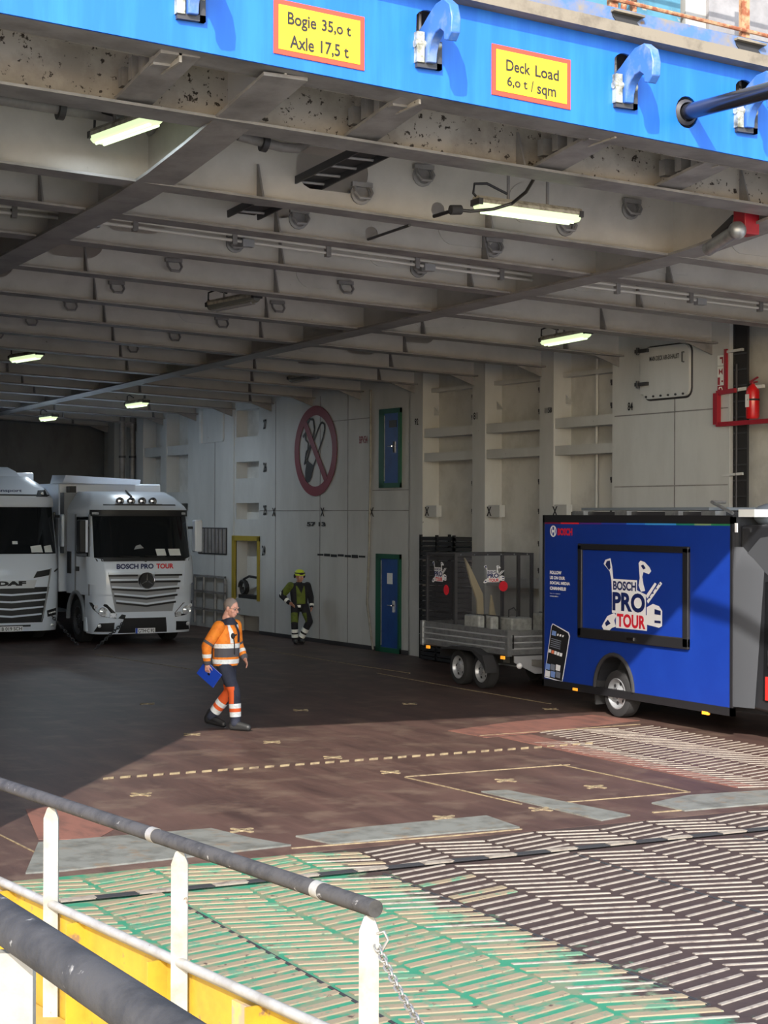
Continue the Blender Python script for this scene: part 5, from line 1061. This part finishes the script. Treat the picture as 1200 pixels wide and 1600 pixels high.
def person(label, loc, rot, J, skin=SKIN):
    t = thing('person', label, 'person', loc, rot, True)
    R = Matrix.Rotation(J['yaw'], 3, 'Z') @ Matrix.Rotation(J['nod'], 3, 'Y'); hc = V(J['head'])
    b = MB(); head(b, hc, R); limb(b, [(V(J['neck'])+V((0,0,.04)), .055), (J['chest'], .11), (J['pelvis'], .11)])
    for s in 'RL':
        limb(b, [(J['sh'+s], .05), (J['el'+s], .038), (J['wr'+s], .027)]); hand(b, J['wr'+s], *J['hand'+s]); limb(b, [(J['hip'+s], .075), (J['kn'+s], .05), (J['an'+s], .038)]); limb(b, [(J['chest'], .08), (J['sh'+s], .05)])
    me = remesh(b, .007, 3, .5); me.materials.clear(); me.name = 'body'; finish(me, skin, 60, False); body = link('body', me, t)
    fE = lambda *p: hc + R @ V(p)
    for s in (-1, 1):
        e = MB().sph(fE(.078,s*.033,.012), .013, n=12, m=8).build('eye', WHITEP, t); MB().sph(fE(.088,s*.033,.012), .006, n=8, m=6).build('iris', BLACKP, e)
    MB().sph(fE(.093,0,-.064), .012, .026, .005, 10, 6, R).build('mouth', pm('lips', rgb(168,96,88), .5), t)
    def cloth(name, chains, mat, vox=.012, extra=None):
        m = MB()
        for ch in chains: limb(m, ch)
        if extra: extra(m)
        me = remesh(m, vox, 4, .5); me.materials.clear(); me.name = name; finish(me, mat, 60, False); return link(name, me, t), me
    return t, cloth, fE, R
def boot(t, an, toe, name='boot'):
    an, toe = V(an), V(toe); d = (toe-an); d.z = 0; d.normalize(); h = an - d*.06
    m = MB(); limb(m, [((h.x,h.y,max(.05,an.z-.03)), .05), ((an.x,an.y,an.z+.06), .055)]); limb(m, [((h.x,h.y,max(.048,an.z-.06)), .045), (toe, .042)]); limb(m, [((an.x,an.y,max(.06,an.z-.02)), .05), ((toe.x,toe.y,toe.z+.005), .042)])
    me = remesh(m, .009, 3); me.materials.clear(); me.name = name
    for v in me.vertices: v.co.z = max(v.co.z, 0.004)
    finish(me, BOOT, 60, False); b = link(name, me, t); 
    return b
def seg_planes(a, b, k0, k1):
    a, b = V(a), V(b); d = (b-a).normalized(); return [(a.lerp(b,k0), -d), (a.lerp(b,k1), d)]
# ---- walking man with folder
J = dict(pelvis=(0,0,.95), chest=(.03,0,1.27), neck=(.04,0,1.46), head=(.085,0,1.635), yaw=-.1, nod=.25,
    shR=(.0,-.19,1.39), elR=(-.13,-.29,1.14), wrR=(-.13,-.28,.90), handR=((.02,.05,-1), (.9,-.1,0), (.1,1,0), 1.0),
    shL=(.05,.19,1.39), elL=(.03,.30,1.13), wrL=(.16,.25,.95), handL=((.5,-.3,-.7), (.4,-.6,.3), (-.3,-.7,-.3), .5),
    hipR=(.0,-.09,.93), knR=(.19,-.10,.52), anR=(.21,-.10,.11), hipL=(.0,.09,.93), knL=(.02,.10,.50), anL=(-.27,.10,.15))
P1 = at(352, 1139, z=0)
pt_, cl, fE, R = person('bald man in orange jacket and navy trousers walking, blue folder in hand', (P1.x, P1.y, 0), -YAW-.40, J)
jk, jm = cl('jacket', [[((.0,0,.91),.175),((.01,0,1.1),.18),((.03,0,1.28),.165),((.03,0,1.36),.13)], [((.0,-.06,.92),.15),((.01,-.07,1.2),.145),((.02,-.12,1.37),.085)], [((.0,.06,.92),.15),((.01,.07,1.2),.145),((.04,.12,1.37),.085)], [((.05,0,1.36),.1),((.06,0,1.44),.075)]], ORANGE)
slv = {}
for s in 'RL': slv[s] = cl('sleeve', [[(J['sh'+s], .088), (V(J['sh'+s]).lerp(V(J['el'+s]),.5), .08), (J['el'+s], .072), (V(J['el'+s]).lerp(V(J['wr'+s]),.9), .05)]], ORANGE)
tr, tm_ = cl('trousers', [[((0,0,.94),.13),((0,-.07,.91),.115)], [((0,0,.94),.13),((0,.07,.91),.115)]] + [[(J['hip'+s], .112), (V(J['hip'+s]).lerp(V(J['kn'+s]),.5), .095), (J['kn'+s], .078), (V(J['kn'+s]).lerp(V(J['an'+s]),.45), .078), (J['an'+s], .068)] for s in 'RL'], NAVYC)
Z = V((0,0,1))
def trim(me, z):
    bm = bmesh.new(); bm.from_mesh(me); bmesh.ops.bisect_plane(bm, geom=bm.verts[:]+bm.edges[:]+bm.faces[:], plane_co=(0,0,z), plane_no=(0,0,-1), clear_outer=True); bm.to_mesh(me); bm.free(); me.update()
trim(jm, .865)
cut_band(jm, [(V((0,0,.985)),-Z),(V((0,0,1.105)),Z)], .004, 'lower_panel', DKGREY, jk, lambda c: c.x > -.06)
cut_band(jm, [(V((0,0,1.105)),-Z),(V((0,0,1.165)),Z)], .007, 'reflective_band', REFL, jk); cut_band(jm, [(V((0,0,.895)),-Z),(V((0,0,.955)),Z)], .008, 'reflective_band', REFL, jk)
cut_band(jm, [(V((0,-.115,0)),V((0,1,0))),(V((0,-.065,0)),V((0,-1,0)))][:0] + [(V((0,-.13,0)),-V((0,1,0))),(V((0,-.085,0)),V((0,1,0))),(V((0,0,1.17)),-Z)], .007, 'shoulder_band', REFL, jk); cut_band(jm, [(V((0,.085,0)),-V((0,1,0))),(V((0,.13,0)),V((0,1,0))),(V((0,0,1.17)),-Z)], .007, 'shoulder_band', REFL, jk)
cut_band(jm, [(V((0,-.02,0)),-V((0,1,0))),(V((0,.045,0)),V((0,1,0))),(V((0,0,1.18)),-Z)], .006, 'zip_flap', NAVYC, jk, lambda c: c.x > .02); cut_band(jm, [(V((0,0,1.41)),-Z)], .012, 'collar', NAVYC, jk)
q = MB(); q.sph((.165,-.10,1.27), .03, .03, .04); q.bar((.17,-.11,1.27),(.18,-.03,1.285),.02,.02); q.tube([(.175,-.1,1.25),(.185,-.09,1.15),(.19,-.1,1.02)], .008, 6); q.build('radio', BLACKM, pt_)
for s in 'RL':
    e, w = J['el'+s], J['wr'+s]; sl, smh = slv[s]
    cut_band(smh, seg_planes(e, w, .45, .66), .005, 'reflective_band', REFL, sl); cut_band(smh, seg_planes(J['sh'+s], e, .8, .92), .004, 'grey_band', DKGREY, sl); cut_band(smh, seg_planes(e, w, .84, 1.1), .004, 'cuff', DKGREY, sl)
    k, a = J['kn'+s], J['an'+s]; near = (lambda s_: (lambda c: (c.y < 0) == (s_ == 'R') and c.z < .6))(s)
    cut_band(tm_, seg_planes(k, a, .38, .53), .006, 'reflective_band', REFL, tr, near); cut_band(tm_, seg_planes(k, a, .53, .65), .005, 'orange_band', ORANGE2, tr, near); cut_band(tm_, seg_planes(k, a, .65, .81), .006, 'reflective_band', REFL, tr, near)
    yo = -.03 if s == 'R' else .03
    cut_band(tm_, seg_planes(k, a, -.18, .38), .005, 'orange_stripe', ORANGE2, tr, (lambda s_, n_, k_: (lambda c: n_(c) and c.y < k_[1]-.035 and (c.x < V(k_).x+.03 - (.3 if s_ == 'L' else 0)*(.52-c.z))))(s, near, k))
    boot(pt_, a, V(a)+V((.2 if s == 'R' else .2,-.02,-.06 if s == 'R' else -.1)))
# hair fringe, glasses
hr = MB(); hr.sph(fE(-.02,0,.04), .103, .084, .102, 18, 14, R); hm_ = remesh(hr, .008, 1); bm = bmesh.new(); bm.from_mesh(hm_)
hp_ = fE(-.03,0,.03); bmesh.ops.bisect_plane(bm, geom=bm.verts[:]+bm.edges[:]+bm.faces[:], plane_co=hp_, plane_no=R @ V((.75,0,-.66)), clear_outer=False, clear_inner=False)
bmesh.ops.delete(bm, geom=[f for f in bm.faces if (R.inverted() @ (f.calc_center_median()-V(J['head']))).dot(V((.8,0,-.25))) > .022 or (R.inverted() @ (f.calc_center_median()-V(J['head']))).z < -.045], context='FACES'); bm.to_mesh(hm_); bm.free()
hm_.materials.clear(); hm_.name = 'hair'; finish(hm_, HAIR, 60, False); link('hair', hm_, pt_)
g = MB()
for s in (-1, 1):
    g.tube([fE(.104+.004*math.cos(a_), s*.034+.024*math.cos(a_), .012+.017*math.sin(a_)) for a_ in [2*math.pi*k/14 for k in range(14)]], .0022, 5, True); g.tube([fE(.1,s*.058,.016), fE(.0,s*.084,.01)], .0022, 5)
g.tube([fE(.108,-.01,.014), fE(.108,.01,.014)], .0022, 5); g.build('glasses', BLACK, pt_)
# folder held in his right hand
hl_ = Matrix.Translation((P1.x, P1.y, 0)) @ Matrix.Rotation(-YAW-.40, 4, 'Z')
def wl_pt(p): return hl_ @ V(p)
fo = thing('folder', 'blue folder with papers in the walking man\'s hand', 'folder', tuple(wl_pt((-.13,-.30,.6))))
def fquad(y0, y1, k): c = V((-.11, 0, .76)); ux = V((.80,0,-.6))*.155*k; uz = V((.6,0,.8))*.11*k; return [wl_pt(c+a*ux+b*uz+V((0,y,0))) for y in (y0,y1) for a, b in ((-1,-1),(1,-1),(1,1),(-1,1))]
for nm, y0, y1, m_, k in (('cover', -.262, -.258, FOLDER, 1), ('cover', -.243, -.239, FOLDER, 1), ('papers', -.257, -.244, PAPER, .97)): MB().hexa(fquad(y0, y1, k)).build(nm, m_, fo, smooth=None)
MB().hexa(fquad(-.268, -.263, .12)).build('clip', CHROME, fo, smooth=None)
# ---- man in green leaning at the wall
J2 = dict(pelvis=(-.02,0,.86), chest=(-.08,0,1.17), neck=(-.07,0,1.36), head=(-.02,0,1.5), yaw=.1, nod=.08,
    shR=(-.08,-.2,1.3), elR=(-.2,-.36,1.08), wrR=(.02,-.26,.92), handR=((.6,.6,-.4), (.6,-.2,.7), (0,.5,-.8), .9),
    shL=(-.08,.2,1.3), elL=(-.1,.29,1.03), wrL=(.02,.27,.83), handL=((.3,-.2,-.9), (.9,0,.2), (0,-1,0), .9),
    hipR=(-.02,-.1,.84), knR=(.14,-.17,.47), anR=(.12,-.15,.1), hipL=(-.02,.1,.84), knL=(.18,.17,.50), anL=(-.02,.02,.1))
p2 = at(455, 1006, z=0); p2.x = xw(p2.y) - .46
yaw2 = math.atan2(-.93, -.36) + .25
p2t, cl2, fE2, R2 = person('man in green and black work jacket and lime helmet leaning on the wall', (p2.x-.05, p2.y, 0), yaw2, J2, pm('skin_dark', rgb(190,138,118), .55))
j2, jm2 = cl2('jacket', [[((-.03,0,.86),.15),((-.06,0,1.05),.165),((-.08,0,1.2),.16),((-.08,0,1.28),.12)], [((-.03,-.06,.88),.12),((-.07,-.08,1.15),.13),((-.08,-.12,1.28),.085)], [((-.03,.06,.88),.12),((-.07,.08,1.15),.13),((-.08,.12,1.28),.085)], [((-.07,0,1.28),.09),((-.07,0,1.36),.07)]], BLKC)
cut_band(jm2, [(V((0,-.1,0)),-V((0,1,0))),(V((0,.1,0)),V((0,1,0))),(V((0,0,.9)),-Z),(V((0,0,1.3)),Z)], .006, 'vest_front', GREENC, j2, lambda c: c.x > -.03 and not (abs(c.y) < (c.z-1.13)*.45))
cut_band(jm2, [(V((0,0,.82)),-Z),(V((0,0,.875)),Z)], .007, 'reflective_band', REFL, j2, lambda c: c.y < -.02)
for s in 'RL':
    sl, smh = cl2('sleeve', [[(J2['sh'+s], .088), (V(J2['sh'+s]).lerp(V(J2['el'+s]),.5), .08), (J2['el'+s], .072), (V(J2['el'+s]).lerp(V(J2['wr'+s]),.95), .05)]], BLKC)
    if s == 'R': cut_band(smh, seg_planes(J2['shR'], J2['elR'], -.5, .8), .004, 'green_sleeve', GREENC, sl, lambda c: c.y > -.36 and c.z > 1.08)
    cut_band(smh, seg_planes(J2['sh'+s], J2['el'+s], .8, 1.0) if s == 'R' else seg_planes(J2['elL'], J2['wrL'], .75, .98), .006, 'reflective_band', REFL, sl, (lambda c: (c-V(J2['elR'])).length < .14 and c.x < -.14) if s == 'R' else None)
    if s == 'R': cut_band(smh, seg_planes(J2['elR'], J2['wrR'], .6, .85), .006, 'reflective_band', REFL, sl)
t2, tm2 = cl2('trousers', [[((-.02,0,.88),.14),((-.02,-.07,.84),.12)], [((-.02,0,.88),.14),((-.02,.07,.84),.12)]] + [[(J2['hip'+s], .11), (V(J2['hip'+s]).lerp(V(J2['kn'+s]),.5), .095), (J2['kn'+s], .08), (V(J2['kn'+s]).lerp(V(J2['an'+s]),.45), .078), (J2['an'+s], .07)] for s in 'RL'], BLKC)
for s in 'RL':
    k, a = J2['kn'+s], J2['an'+s]; n_ = (lambda s_: (lambda c: (c.y < (-.02 if c.z > .3 else -.055)) == (s_ == 'R') and c.z < .5))(s)
    cut_band(tm2, seg_planes(k, a, .36, .56), .006, 'reflective_band', REFL, t2, n_); cut_band(tm2, seg_planes(k, a, .66, .86), .006, 'reflective_band', REFL, t2, n_)
    cut_band(tm2, seg_planes(J2['hip'+s], k, .45, 1.0), .004, 'green_panel', GREENC, t2, (lambda s_: (lambda c: (c.y < -.1) if s_ == 'R' else (0 < c.y < .1 and c.z < .7)))(s))
    boot(p2t, a, V(a)+V((.18,-.03 if s == 'R' else .02,-.05)))
hm2 = MB().lathe(fE2(-.01,0,.05), R2 @ V((0,0,1)), [(.118,-.012),(.118,.0),(.112,.05),(.095,.09),(.06,.115),(0,.125)], 24).build('helmet', HELMET, p2t)
MB().box(-.01,.01,-.01,.01,0,.01) ; q = MB(); q.sph(fE2(.1,0,.085), .022, .06, .026, 12, 8, R2); q.build('helmet_goggles', BLACK, hm2); q = MB(); q.sph(fE2(-.02,-.115,.02), .04, .025, .05, 12, 8, R2); q.sph(fE2(-.02,.115,.02), .04, .025, .05, 12, 8, R2); q.build('ear_defender', BLACKM, hm2)
MB().lathe(fE2(-.0,0,.05), R2 @ V((0,0,1)), [(.122,.03),(.12,.055)], 24).build('helmet_band', BLACK, hm2)
# ================================================================== FOREGROUND RAILINGS
RP3 = at(577, 1432, z=1.45); RD = V((-math.sin(.129), math.cos(.129), 0))
def onrail(px):                       # where the railing line passes a given image column
    d = ray(px, 1300); n = V((RD.y, -RD.x, 0)); t = (RP3.x*n.x + RP3.y*n.y)/(d.x*n.x + d.y*n.y); return V((d.x*t, d.y*t, 0))
ZR, ZM = 1.45, .975
hr_ = thing('handrail', 'black topped handrail on white flat posts along the ramp edge', 'railing', (RP3.x, RP3.y, .45))
e0 = RP3 - RD*.04; e1 = RP3 + RD*7.2
MB().cyl((e0.x,e0.y,ZR+.035), (e1.x,e1.y,ZR+.035), .032, n=20).build('top_rail', BLKRAIL, hr_)
for px, (h0, h1) in ((505,(0,.0)), (245,(0,0))):
    p = onrail(px); MB().cyl((p.x,p.y,ZR+.035), (p.x-RD.x*-.05,p.y+.05*RD.y,ZR+.035), .034, n=20).build('rail_sleeve', WHITER, hr_)
sn = V((RD.y, -RD.x, 0))
for px in (577, 281, 80, -90):
    p = onrail(px); vw = V((p.x, p.y, 0)).normalized(); w = .036; th = .012
    ux = V((_C, -_S, 0))*w; uy = V((_S, _C, 0))*th
    q = MB().hexa([V((p.x,p.y,.42))-ux-uy, V((p.x,p.y,.42))+ux-uy, V((p.x,p.y,.42))+ux+uy, V((p.x,p.y,.42))-ux+uy, V((p.x,p.y,ZR-.05))-ux-uy, V((p.x,p.y,ZR-.05))+ux-uy, V((p.x,p.y,ZR-.05))+ux+uy, V((p.x,p.y,ZR-.05))-ux+uy])
    q.prism([V((p.x,p.y,ZR-.05))-ux-uy, V((p.x,p.y,ZR-.05))+ux-uy, V((p.x,p.y,ZR))+ux*.5-uy, V((p.x,p.y,ZR+.012))-uy, V((p.x,p.y,ZR))-ux*.5-uy], uy*2); q.build('post', WHITER, hr_)
MB().cyl((e0.x,e0.y,ZM), (e1.x,e1.y,ZM), .022, n=14).build('mid_rail', WHITER, hr_)
bw = thing('bulwark', 'yellow steel bulwark plate below the white mid rail', 'bulwark', (RP3.x+.05, RP3.y, .45))
b0, b1 = RP3 - RD*3 + sn*.05, RP3 + RD*7.2 + sn*.05
MB().bar((b0.x,b0.y,.675), (b1.x,b1.y,.675), .012, .53).build('plate', YEL, bw); MB().bar((b0.x,b0.y,.945), (b1.x,b1.y,.945), .07, .012).build('top_flange', WHITER, bw)
for k in range(12):
    p = RP3 + RD*(-2.6+.85*k) + sn*.0; q = MB().obox((p.x,p.y,.69), sn*.05, RD*.006, V((0,0,.25))); q.build('stiffener', YEL, bw)
    if k % 3 == 1: q = MB(); a_ = p - sn*.06; q.prism([V((p.x,p.y,.93))+RD*.02, V((p.x,p.y,.93))+RD*.16, V((p.x,p.y,.66))+RD*.16-sn*.0, V((p.x,p.y,.6))+RD*.05], -sn*.02); q.build('worn_bracket', pm('worn_steel', rgb(150,128,104), .7, c2=rgb(190,160,70), scale=8), bw)
# side walkway below the railing
wa, wb = RP3 + RD*(.9-RP3.y) + sn*.03, RP3 + RD*(12.6-RP3.y) + sn*.03
struct(MB().prism([(-1.6,.8,.3),(wa.x,wa.y,.3),(wb.x,wb.y,.3),(-1.6,12.6,.3)], (0,0,.12)), 'walkway', OCHRE, 'ochre painted side walkway outside the ramp bulwark')
# near railing
n0, n1 = at(0, 1436, z=2.30), at(300, 1638, z=2.30); nd = (n1-n0).normalized()
nr = thing('handrail', 'thick black near handrail crossing the lower left corner', 'railing', (n0.x, n0.y, .42))
ca = n0 - nd*1.4; cb_ = n1 + nd*1.2
MB().cyl((ca.x,ca.y,2.30), (cb_.x,cb_.y,2.30), .031, n=24).build('top_rail', BLKRAIL, nr)
pp = n0 + nd*.055; ux = V((_C,-_S,0))*.04; uy = V((_S,_C,0))*.012
for c_ in (pp - nd*.02, cb_ - nd*.1): MB().obox((c_.x,c_.y,1.34), ux, uy, V((0,0,.92))).build('post', WHITER, nr)
ca2 = V((ca.x,ca.y,1.85)); MB().cyl((ca.x,ca.y,1.75), (pp.x-nd.x*.03,pp.y-nd.y*.03,1.75), .022, n=14).build('mid_rail', WHITER, nr)
# chain hooked on the last post
ch0 = V((RP3.x+.02, RP3.y-.02, ZR-.10)); ch1 = at(745, 1655, Y=RP3.y-.75)
cht = thing('safety_chain', 'galvanised chain hanging from the last white post', 'chain', tuple(ch0))
n = 36; pts = []
for k in range(n+1): t_ = k/n; p = ch0.lerp(ch1, t_); p.z -= .10*math.sin(math.pi*t_); pts.append(p)
for k in range(n):
    d_ = (pts[k+1]-pts[k]); L_ = d_.length; d_ = d_/L_; o_ = d_.orthogonal().normalized(); s_ = (o_*math.cos(.8)+d_.cross(o_)*math.sin(.8)) if k % 2 else (o_*math.cos(2.37)+d_.cross(o_)*math.sin(2.37)); c_ = (pts[k]+pts[k+1])/2
    MB().tube([c_ + d_*L_*.68*math.cos(2*math.pi*j/12)*(1) + s_*.012*math.copysign(min(1,abs(math.sin(2*math.pi*j/12))*1.3), math.sin(2*math.pi*j/12)) for j in range(12)], .0042, 5, True).build('link', GALV, cht)
MB().tube([ch0+V((.0,.0,.04)), ch0+V((.02,-.02,.05)), ch0+V((.03,-.03,.02)), ch0+V((.01,-.02,-.02))], .006, 6).build('shackle', GALV, cht)
